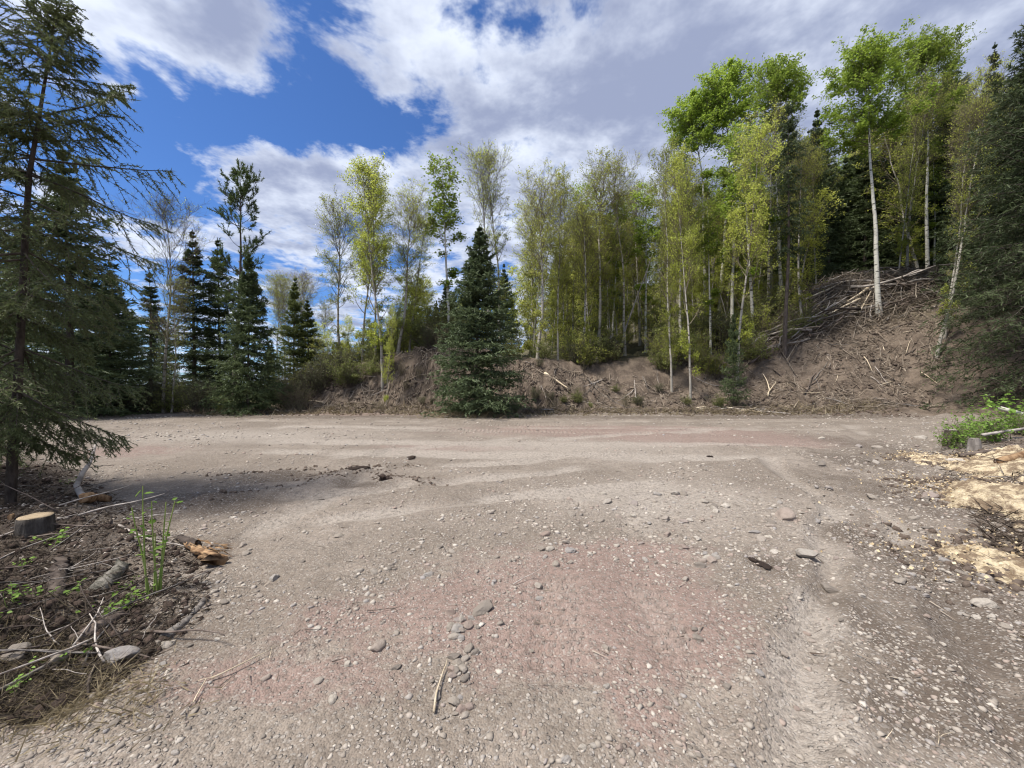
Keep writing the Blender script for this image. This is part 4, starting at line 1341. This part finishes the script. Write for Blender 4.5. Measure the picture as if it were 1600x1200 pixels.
def heap_xy(n):
    Y = rng.triangular(25.8, 28.8, 32.8, n); u = rng.uniform(1190, 1495, n)
    return (u - 800) / FPX * Y, Y


def lip_xy(n):
    u = np.where(rng.random(n) < .5, rng.uniform(540, 715, n), rng.uniform(815, 1090, n)); Y = rng.uniform(21.6, 25.0, n)
    return (u - 800) / FPX * Y, Y


tangle(950, 309, heap_xy, .9, 3.2, .012, .036, 1.15, 'brush_tangle', 'tangle of thinner limbs filling the slash heap', M_CHIP)
slivers(9000, on_bank, .08, .4, .05, M_CHIPD, 'wood_litter', 'dark bark and root crumbs on the raw bank', 'litter', 314, .35)
tangle(620, 310, on_bank, .3, 1.3, .008, .028, .18, 'root_tangle', 'torn roots and thin sticks strewn over the bank face', M_CHIP, 1.6)
tangle(260, 311, lip_xy, .3, 1.2, .010, .030, .22, 'root_tangle', 'torn roots thick along the bank lip and slump', M_CHIP, 1.6)


def in_lberm(n):
    v = rng.uniform(745, 1130, n)
    uc = np.interp(v, [745, 860, 960, 1060, 1140], [130, 320, 330, 200, 40])
    u = uc - rng.random(n) ** .8 * (uc + 120)
    x = (u - 800) / FPX * (960 / (v - 600)); y = 960 / (v - 600)
    return x, y


slivers(1500, lambda n: ((745 - 800) / FPX * 19.6 + rng.normal(size=n) * 1.5, 19.5 + rng.normal(size=n) * .8), .08, .4, .022, M_GRASS, 'dry_grass', 'dry grass and litter round the foot of the lone spruce', 'grass', 313, .6)
slivers(15000, in_lberm, .02, .13, .008, M_CHIPD, 'twig_litter', 'twigs, bark and needles strewn over the debris bank', 'litter', 303, .4)


def in_grass(n):
    u, v = rng.normal(60, 90, n), rng.normal(1075, 38, n)
    return (u - 800) / FPX * (960 / (v - 600)), 960 / (v - 600)


slivers(2800, in_grass, .04, .13, .005, M_GRASS, 'dead_grass', 'mat of dead grass at the edge of the debris bank', 'grass', 304, .45)


def in_rberm(n):
    v = rng.uniform(655, 860, n); uc = np.interp(v, [655, 700, 780, 860], [1480, 1460, 1510, 1570])
    u = uc + rng.random(n) * 190
    return (u - 800) / FPX * (870 / (v - 600)), 870 / (v - 600)


slivers(4200, in_rberm, .04, .22, .014, M_CHIPD, 'twig_litter', 'twigs and bark scattered over the sawdust berm', 'litter', 305, .4)


def pad_far(n):
    y = rng.uniform(2, 20, n); return rng.uniform(-1.2, 1.2, n) * y, y


slivers(1500, pad_far, .03, .14, .008, M_CHIP, 'wood_litter', 'bits of bark and twig trodden into the clearing floor', 'litter', 306, .1)
slivers(9000, lambda n: (rng.normal(27.4, 4.0, n), rng.normal(30.0, 2.2, n)), .3, 1.3, .045, M_CHIP, 'twig_heap', 'finer twigs filling the slash heap', 'twigs', 307, .45, .15)

# ------------------------------------------------------------------ left debris bank
rs = random.Random(9)


def lumps(n, xy, s0, s1, seed, name, label, mat):
    global rng
    rng = np.random.default_rng(seed)
    x, y = xy(n)
    z = H(x, y)
    V, F = ico(0)
    sz_ = rng.uniform(s0, s1, len(x)) * rng.uniform(.4, 1, len(x))
    W = V[None] * (1 + rng.normal(size=(len(x), 12, 1)) * .22) * rng.uniform(.6, 1.2, (len(x), 1, 3)) * sz_[:, None, None]
    W = W + np.stack([x, y, z], -1)[:, None, :]
    T = (F[None] + (np.arange(len(x)) * 12)[:, None, None]).reshape(-1, 3)
    tag(obj(name, make_mesh(name, W.reshape(-1, 3), T, None, mat, np.repeat(rng.random(len(x)), 12))), label, 'soil', kind='stuff')


lumps(3200, in_lberm, .008, .045, 881, 'soil_crumbs', 'dark crumbled soil heaped in the debris bank', M_CLOD)


def on_toe(n):
    x = rng.uniform(-16, 20, n)
    return x, np.interp(x, [-16, 15, 20], [21.3, 21.2, 19.6]) + rng.normal(size=n) * .8


lumps(2200, on_toe, .03, .14, 882, 'soil_crumbs', 'brown crumbled soil along the foot of the bank', M_CLODB)


lumps(4200, on_bank, .03, .17, 884, 'soil_crumbs', 'brown crumbled soil on the face of the bank', M_CLODB)


def ridge_xy(n):
    k = rng.integers(0, 4, n); t = rng.random(n)
    a = np.array([RIDGES[i][0] for i in range(4)])[k]; b = np.array([RIDGES[i][1] for i in range(4)])[k]
    p = a + (b - a) * t[:, None] + rng.normal(size=(n, 2)) * .13
    return p[:, 0], p[:, 1]


lumps(420, ridge_xy, .01, .045, 883, 'soil_crumbs', 'dark crumbs of soil along the low earth ridges', M_CLODB)


def pick(u, v, z=0.1):
    return gp(u, v, z)


# cut stump
SX, SY = gp(56, 848, .02)
sz = H1(SX, SY) - .05


def ring_mesh(prof, k=22, jit=.05, seed=1, mat=None, cap=False, name='x'):
    r_ = np.random.default_rng(seed)
    an = np.arange(k) * 2 * math.pi / k
    lob = 1 + jit * np.sin(an * 3 + 1) + jit * .7 * np.sin(an * 5 + 2) + r_.normal(size=k) * jit * .35
    V = [[(r * l * math.cos(a), r * l * math.sin(a), z) for a, l in zip(an, lob)] for r, z in prof]
    m = len(prof)
    V = np.array(V).reshape(-1, 3)
    i = np.arange(m - 1)[:, None]; j = np.arange(k)[None]
    Q = np.stack([i * k + j, i * k + (j + 1) % k, (i + 1) * k + (j + 1) % k, (i + 1) * k + j], -1).reshape(-1, 4)
    T = None
    if cap:
        V = np.concatenate([V, [[0, 0, prof[-1][1]]]]); c = len(V) - 1
        T = np.array([[(m - 1) * k + a, (m - 1) * k + (a + 1) % k, c] for a in range(k)])
    return make_mesh(name, V, T, Q, mat)


stump_bark = ring_mesh([(.20, -.1), (.16, .03), (.140, .09), (.136, .13), (.131, .19), (.129, .25), (.124, .302), (.118, .307)], 40, .05, mat=M_STUMP, name='bark')
stump_top = ring_mesh([(.121, .296), (.119, .310), (.08, .314), (.04, .312)], 40, .05, mat=M_CUT, cap=True, name='cut_face')
thing('tree_stump', [('bark', stump_bark), ('cut_face', stump_top)], Matrix.Translation((SX, SY, sz)), 'sawn stump with pale cut face in the debris bank', 'stump')

# splintered log
lx, ly = gp(280, 842, .03); lx2, ly2 = gp(378, 876, .03)
Ls = math.hypot(lx2 - lx, ly2 - ly)


def log_mesh(L, r0, r1, seed, mat, k=10, m=9, wob=.05, jag=0.0, name='log', rough=0.0):
    global rng
    rng = np.random.default_rng(seed)
    a = grow(np.zeros((1, 3)), np.array([[1., 0, 0]]), [L], m, 0, wob * .5); a[..., 2] *= .4
    B = MB(); B.tubes(a, (taper(r0, r1, m) * (1 + .04 * rng.normal(size=m)))[None], k, cap=True)
    me = B.mesh(name, mat)
    if rough:
        co = np.empty(len(me.vertices) * 3, np.float32); me.vertices.foreach_get('co', co); co = co.reshape(-1, 3)
        co[:, 1:] *= (1 + rough * rng.normal(size=(len(co), 1)))
        me.vertices.foreach_set('co', co.ravel())
    if jag:
        co = np.empty(len(me.vertices) * 3, np.float32); me.vertices.foreach_get('co', co); co = co.reshape(-1, 3)
        co[-k:, 0] += rng.uniform(-jag, jag, k)
        co += rng.normal(size=co.shape) * r0 * .10
        me.vertices.foreach_set('co', co.ravel())
    return me


Mlog = Matrix.Translation((lx, ly, H1(lx, ly) + .05)) @ Matrix.Rotation(math.atan2(ly2 - ly, lx2 - lx), 4, 'Z')
spl = MB()
rng = np.random.default_rng(4)
b0 = np.stack([rng.uniform(Ls * .3, Ls * .7, 26), rng.normal(size=26) * .035, .02 + rng.normal(size=26) * .025], -1)
spl.blades(b0, b0 + np.stack([rng.uniform(.10, .26, 26), rng.normal(size=26) * .03, rng.normal(size=26) * .02], -1), .018, .5)
thing('splintered_log', [('bark', log_mesh(Ls * .40, .030, .045, 61, M_DARKWOOD, m=16, k=14, rough=.10, jag=.06, name='bark')),
                         ('heartwood', log_mesh(Ls * .85, .022, .050, 62, M_ORANGE, m=18, k=16, rough=.14, jag=.14, name='heartwood')),
                         ('splinters', spl.mesh('splinters', M_ORANGE, smooth=False))], Mlog, 'splintered orange log lying at the tip of the debris bank', 'log')


def lay(me, u0, v0, u1, v1, name, label, cat, z=.05, lift=.05):
    x0, y0 = gp(u0, v0, z); x1, y1 = gp(u1, v1, z)
    o = obj(name, me)
    d = Vector((x1 - x0, y1 - y0, H1(x1, y1) - H1(x0, y0)))
    o.matrix_world = Matrix.Translation((x0, y0, H1(x0, y0) + lift)) @ d.to_track_quat('X', 'Z').to_matrix().to_4x4() @ Matrix.Diagonal((d.length, 1, 1, 1))
    return tag(o, label, cat)


lay(log_mesh(1, .055, .045, 63, M_MOSSLOG, m=30, k=18, rough=.10, jag=.05), 150, 922, 210, 880, 'log', 'mossy grey log end under dark debris', 'log', .08, .0)
lay(log_mesh(1, .035, .02, 64, M_DEADWOOD, m=24, rough=.08), 258, 990, 330, 938, 'log', 'smooth grey branch half buried at the debris edge', 'log', .03, .0)
lay(log_mesh(1, .05, .04, 65, M_DARKWOOD, m=30, k=18, rough=.13, jag=.06), 70, 945, 128, 865, 'log', 'dark fallen log in front of the stump', 'log', .1, -.02)
lay(log_mesh(1, .045, .04, 66, M_DARKWOOD, m=24, rough=.12), 120, 1000, 190, 950, 'log', 'dark rotten log among raspberry leaves', 'log', .06, .01)
lay(log_mesh(1, .06, .045, 67, M_ORANGE, jag=.08, m=18, rough=.12), 130, 796, 166, 784, 'log', 'short orange broken log end behind the stump', 'log', .1, .08)
lay(log_mesh(1, .03, .02, 68, M_ORANGE), 15, 826, 30, 822, 'log', 'tiny orange log end touching the stump', 'log', .1, .06)
for i in range(110):
    v = rs.uniform(752, 1030)
    uc = float(np.interp(v, [745, 860, 960, 1060], [150, 260, 260, 90]))
    x, y = pick(uc - rs.random() * (uc + 40), v)
    k = rs.choice('ggddd')
    stick(x, y, rs.uniform(.15, .85), k, rs.uniform(0, 6.28), rs.gauss(.10, .16), 'pale bare twig tangled in the debris bank' if k == 'g' else 'dark twig tangled in the debris bank', 'twigs in the debris bank', rs.uniform(.6, 1.3), .03, name='twig', cat='twig')
for (u0, v0, u1, v1, k, lab) in ((88, 905, 140, 872, 'g', 'pale bent branch running past the stump foot'), (135, 800, 98, 745, 'g', 'curled bare branch standing over the stump'),
                                 (186, 835, 195, 885, 'g', 'thin arched twig on dark earth'), (128, 1045, 150, 970, 'g', 'straight dry stalk by the chalky boulder'),
                                 (678, 1108, 696, 1030, 'p', 'peeled pale stick beside the pebble row'), (802, 912, 845, 890, 'g', 'bent bark-stripped piece of wood on red soil'),
                                 (302, 1098, 318, 1062, 'p', 'pale strip of peeled bark, lower end of the splinters'), (330, 1060, 425, 1022, 'p', 'long peeled splinter on red soil'),
                                 (345, 1078, 360, 1058, 'p', 'short peeled splinter beside the long one'), (310, 1065, 345, 1048, 'p', 'curved peeled splinter above the short one'),
                                 (420, 1030, 428, 1012, 'p', 'tip of peeled wood at the splinters'), (476, 984, 512, 977, 'd', 'small dark twig on red soil'),
                                 (574, 950, 628, 958, 'd', 'thin wavy twig on red soil'), (1470, 1140, 1490, 1136, 'p', 'yellow wood chip in the gravel corner'), (1466, 1150, 1470, 1135, 'p', 'pale upright chip beside the yellow one'),
                                 (1384, 1145, 1388, 1130, 'p', 'curled brown chip alone in gravel'), (205, 1095, 300, 1068, 'g', 'flat grey root lying along the debris edge'), (722, 927, 752, 915, 'd', 'short dark twig above the largest stone')):
    x0, y0 = gp(u0, v0, .02); x1, y1 = gp(u1, v1, .02)
    stick(x0, y0, math.hypot(x1 - x0, y1 - y0), k, math.atan2(y1 - y0, x1 - x0), None, lab, None, 1.6 if k == 'p' else 1.2, .015, name='stick', cat='stick')

# leafy plants


def plant(h, ns, nl, leaf, seed, spread=.5, matl=M_LEAF, mats=M_STEM, lo=.4, stem=.0025, wav=.08):
    global rng
    rng = np.random.default_rng(seed)
    az = rng.uniform(0, 6.28, ns); tl = rng.uniform(.05, spread, ns)
    D = np.stack([np.cos(az) * np.sin(tl), np.sin(az) * np.sin(tl), np.cos(tl)], -1)
    l1 = grow(rng.normal(size=(ns, 3)) * np.array([.03, .03, 0]) - np.array([0, 0, .04]), D, h * rng.uniform(.6, 1.1, ns), 6, 0, wav)
    B = MB(); B.tubes(l1, np.full((ns, 6), stem) * np.linspace(1, .5, 6)[None], 5)
    F = MB()
    C, _ = along(l1, rng.uniform(lo, 1, (ns, nl))); C = C.reshape(-1, 3) + rng.normal(size=(ns * nl, 3)) * leaf * .4
    N = len(C)
    # each leaf: pointed oval of six triangles with a folded midrib
    a = rng.normal(size=(N, 3)); a[:, 2] = a[:, 2] * .3 + .05; a = nrm(a)
    b = nrm(np.cross(a, np.array([0, 0, 1.]) + rng.normal(size=(N, 3)) * .35)); c = np.cross(b, a)
    sz_ = (leaf * rng.uniform(.6, 1.25, N))[:, None]
    pts = [(0, 0, 0), (.3, .30, .06), (.65, .26, .05), (1, 0, -.08), (.65, -.26, .05), (.3, -.30, .06), (.5, 0, -.03)]
    V = np.stack([C + (a * p[0] + b * p[1] + c * p[2]) * sz_ for p in pts], 1).reshape(-1, 3)
    tri = np.array([(0, 6, 1), (1, 6, 2), (2, 6, 3), (3, 6, 4), (4, 6, 5), (5, 6, 0)])
    F.add(V, T=(tri[None] + (np.arange(N) * 7)[:, None, None]).reshape(-1, 3), tint=np.repeat(rng.beta(2, 2, N), 7))
    return dict(parts=[('stems', B.mesh('stems', mats)), ('leaves', F.mesh('leaves', matl, smooth=False))], h=h, r=h)


def plant_at(pr, u, v, z, label, s=1.0, name='leafy_plant', cat='plant', group=None):
    x, y = gp(u, v, z)
    return thing(name, pr['parts'], Matrix.Translation((x, y, H1(x, y))) @ Matrix.Rotation(random.uniform(0, 6.28), 4, 'Z') @ Matrix.Scale(s, 4), label, cat, group)


pl_a, pl_b = plant(.22, 5, 7, .038, 501, 1.0), plant(.17, 6, 6, .034, 502, 1.2)
shoot = plant(.80, 6, 6, .05, 503, .09, lo=.45, stem=.007, wav=.025)
plant_at(shoot, 246, 925, .03, 'tall green shoot with few leaves at the debris bank edge', name='green_shoot')
for u, v in ((85, 850), (40, 880), (20, 915), (70, 940), (190, 915), (165, 950), (100, 1020), (20, 1065), (12, 985), (110, 760), (205, 935)):
    plant_at(rs.choice([pl_a, pl_b]), u, v, .08, 'small bright raspberry plant in the debris bank', rs.uniform(.6, 1.1), 'raspberry_plant', group='raspberry plants in the debris bank')

# earth clods on the pad
def clod_shape(seed):
    V, F = stone_shape(3, seed, .6, .5)
    r_ = np.random.default_rng(seed)
    for f, a in ((3, .22), (7, .14), (15, .08)):
        k = r_.normal(size=(3, 3)) * f
        V = V * (1 + a * np.sin(V @ k + r_.uniform(0, 6, 3)).prod(1))[:, None]
    return V * (1 + r_.normal(size=(len(V), 1)) * .035), F


for (u, v, w, lab) in ((644, 716, 26, 'dark clod of earth alone on the pad'), (1195, 884, 40, 'dark turned clod beside the lavender-grey stone'), (1178, 876, 26, 'smaller dark clod beside the turned one'),
                       (1110, 712, 18, 'small dark clod on the far gravel'), (560, 738, 40, 'dark clod on the earth ridge'), (600, 748, 52, 'long dark clod crowning the earth ridge')):
    o = stone(u, v, w * .7, label=lab, name='soil_clod', zs=.6)
    o.data = make_mesh('soil_clod', *clod_shape(990 + int(u)), mat=M_CLOD); o['category'] = 'clod'

# ------------------------------------------------------------------ right berm: sawdust, saplings, logs


def sawdust(cu, cv, z, rx, ry, yaw, thick, seed, label):
    cx, cy_ = gp(cu, cv, z)
    n = 90
    g1 = np.linspace(-1.25, 1.25, n)
    A, B_ = np.meshgrid(g1, g1)
    X = cx + A * rx * math.cos(yaw) - B_ * ry * math.sin(yaw); Y = cy_ + A * rx * math.sin(yaw) + B_ * ry * math.cos(yaw)
    rad = np.hypot(A, B_) + .62 * fbm(X * 1.9 + seed, Y * 1.9, 5, .65)
    t = sstep(1.0, .35, rad)
    Z = H(X, Y) - .035 + (thick + .03) * t ** .7 + .065 * fbm(X * 6, Y * 6, 5, .7)
    Z[rad > 1.12] -= .1
    i = (np.arange(n - 1)[:, None] * n + np.arange(n - 1)[None])
    Q = np.stack([i, i + 1, i + n + 1, i + n], -1).reshape(-1, 4)
    q_ok = (rad.ravel()[Q] < 1.2).any(1)
    return tag(obj('sawdust_pile', make_mesh('sawdust_pile', np.stack([X, Y, Z], -1).reshape(-1, 3), None, Q[q_ok], M_SAW)), label, 'sawdust')


sawdust(1468, 712, .12, .65, .95, -.7, .05, 1, 'thin yellow sawdust spread at the corner of the berm')
sawdust(1565, 706, .35, 1.5, .6, .5, .11, 2, 'yellow sawdust bank under the green shrubs')
sawdust(1580, 750, .32, 1.25, .62, .6, .16, 3, 'thick fresh sawdust slope, largest of the piles')
sawdust(1592, 843, .25, .45, .5, .8, .06, 4, 'small low sawdust pile beside the wide pale stone')

def saw_xy(n):
    c = np.array([gp(1468, 712, .12), gp(1560, 705, .35), gp(1572, 752, .32), gp(1592, 843, .25), gp(1510, 740, .25)])[rng.integers(0, 5, n)]
    return c[:, 0] + .15 + rng.normal(size=n) * .5, c[:, 1] + rng.normal(size=n) * .45


def crumbs(n, xy, s0, s1, seed, mat, name, label, cat):
    global rng
    rng = np.random.default_rng(seed)
    x, y = xy(n)
    B = MB()
    B.leaves(np.stack([x, y, H(x, y) + rng.uniform(.0, .07, n) * (rng.random(n) < .5)], -1), rng.uniform(s0, s1, n), rng.random(n), 0)
    tag(obj(name, B.mesh(name, mat, smooth=False)), label, cat, kind='stuff')


crumbs(9000, saw_xy, .012, .04, 41, M_SAWC, 'sawdust_crumbs', 'loose sawdust and chips around the sawdust piles', 'sawdust')
lumps(2200, saw_xy, .012, .065, 885, 'soil_crumbs', 'dark soil crumbs mixed into the sawdust', M_CLODB)

sap = plant(1.5, 4, 16, .13, 504, .25, lo=.35)
plant_at(sap, 1545, 652, .35, 'bright green leafy sapling beside the fallen birch log', name='sapling', cat='sapling')
lowsh = shrub(.7, .55, 12, 520, .06, (M_TWIG, M_LEAF), 75)
sap2 = plant(1.0, 6, 14, .11, 505, .5, lo=.3)
for u, v in ((1515, 660), (1575, 668), (1595, 655)):
    plant_at(sap2, u, v, .35, 'knee-high leafy sapling growing on the berm behind the sawdust', random.uniform(.8, 1.2), 'sapling', 'sapling', 'knee-high saplings on the berm')
for u, Y in ((1500, 9.2), (1530, 9.8), (1560, 9.0), (1590, 9.6), (1545, 10.6), (1580, 11), (1515, 10.4)):
    put('shrub', lowsh, 'low green shrub on the berm behind the sawdust', 'shrub', u, Y, height=random.uniform(.45, .75), group='shrubs on the sawdust berm')


def log_at(u0, Y0, u1, Y1, r, seed, mat, label, z0=.1, z1=.1, name='log'):
    x0, x1 = (u0 - 800) / FPX * Y0, (u1 - 800) / FPX * Y1
    a, b = Vector((x0, Y0, H1(x0, Y0) + z0)), Vector((x1, Y1, H1(x1, Y1) + z1))
    o = obj(name, log_mesh(1, r, r * .8, seed, mat)); d = b - a
    o.matrix_world = Matrix.Translation(a) @ d.to_track_quat('X', 'Z').to_matrix().to_4x4() @ Matrix.Diagonal((d.length, 1, 1, 1))
    return tag(o, label, 'log')


log_at(1562, 11.5, 1640, 10.5, .06, 71, M_ASPBARK, 'fallen white birch log beside the sapling', .75, .35)
log_at(1535, 8.8, 1625, 9.0, .035, 72, M_DEADWOOD, 'thin grey pole lying across the shrubs', .25, .30)
log_at(1500, 8.0, 1620, 7.6, .05, 73, M_DARKWOOD, 'dark log between the sawdust banks', .05, .10)
log_at(1560, 6.8, 1640, 7.0, .07, 74, M_ORANGE, 'orange-brown broken log on the sawdust', .12, .15)
for (u, Y, hh, r, mat, lab) in ((1488, 9.6, .42, .13, M_DARKWOOD, 'dark rotten stump at the corner of the berm'), (1524, 8.6, .26, .10, M_DEADWOOD, 'small grey stump among the green shrubs')):
    x = (u - 800) / FPX * Y
    bk = ring_mesh([(r * 1.25, -.1), (r, hh * .3), (r * .92, hh * .8), (r * .8, hh)], 14, .16, 5, mat, name='bark')
    tp = ring_mesh([(r * .8, hh - .01), (r * .6, hh + .015), (r * .3, hh - .03)], 14, .16, 6, M_DEADWOOD, True, name='broken_top')
    thing('tree_stump', [('bark', bk), ('broken_top', tp)], Matrix.Translation((x, Y, H1(x, Y))), lab, 'stump')
for i in range(18):
    u, Y = rs.uniform(1530, 1640), rs.uniform(6.0, 10.5)
    stick((u - 800) / FPX * Y, Y, rs.uniform(.3, 1.0), rs.choice('gdd'), rs.uniform(0, 6.28), rs.gauss(.1, .15), 'bare twig lying on the sawdust berm', 'twigs on the sawdust berm', 1.0, .05, name='twig', cat='twig')
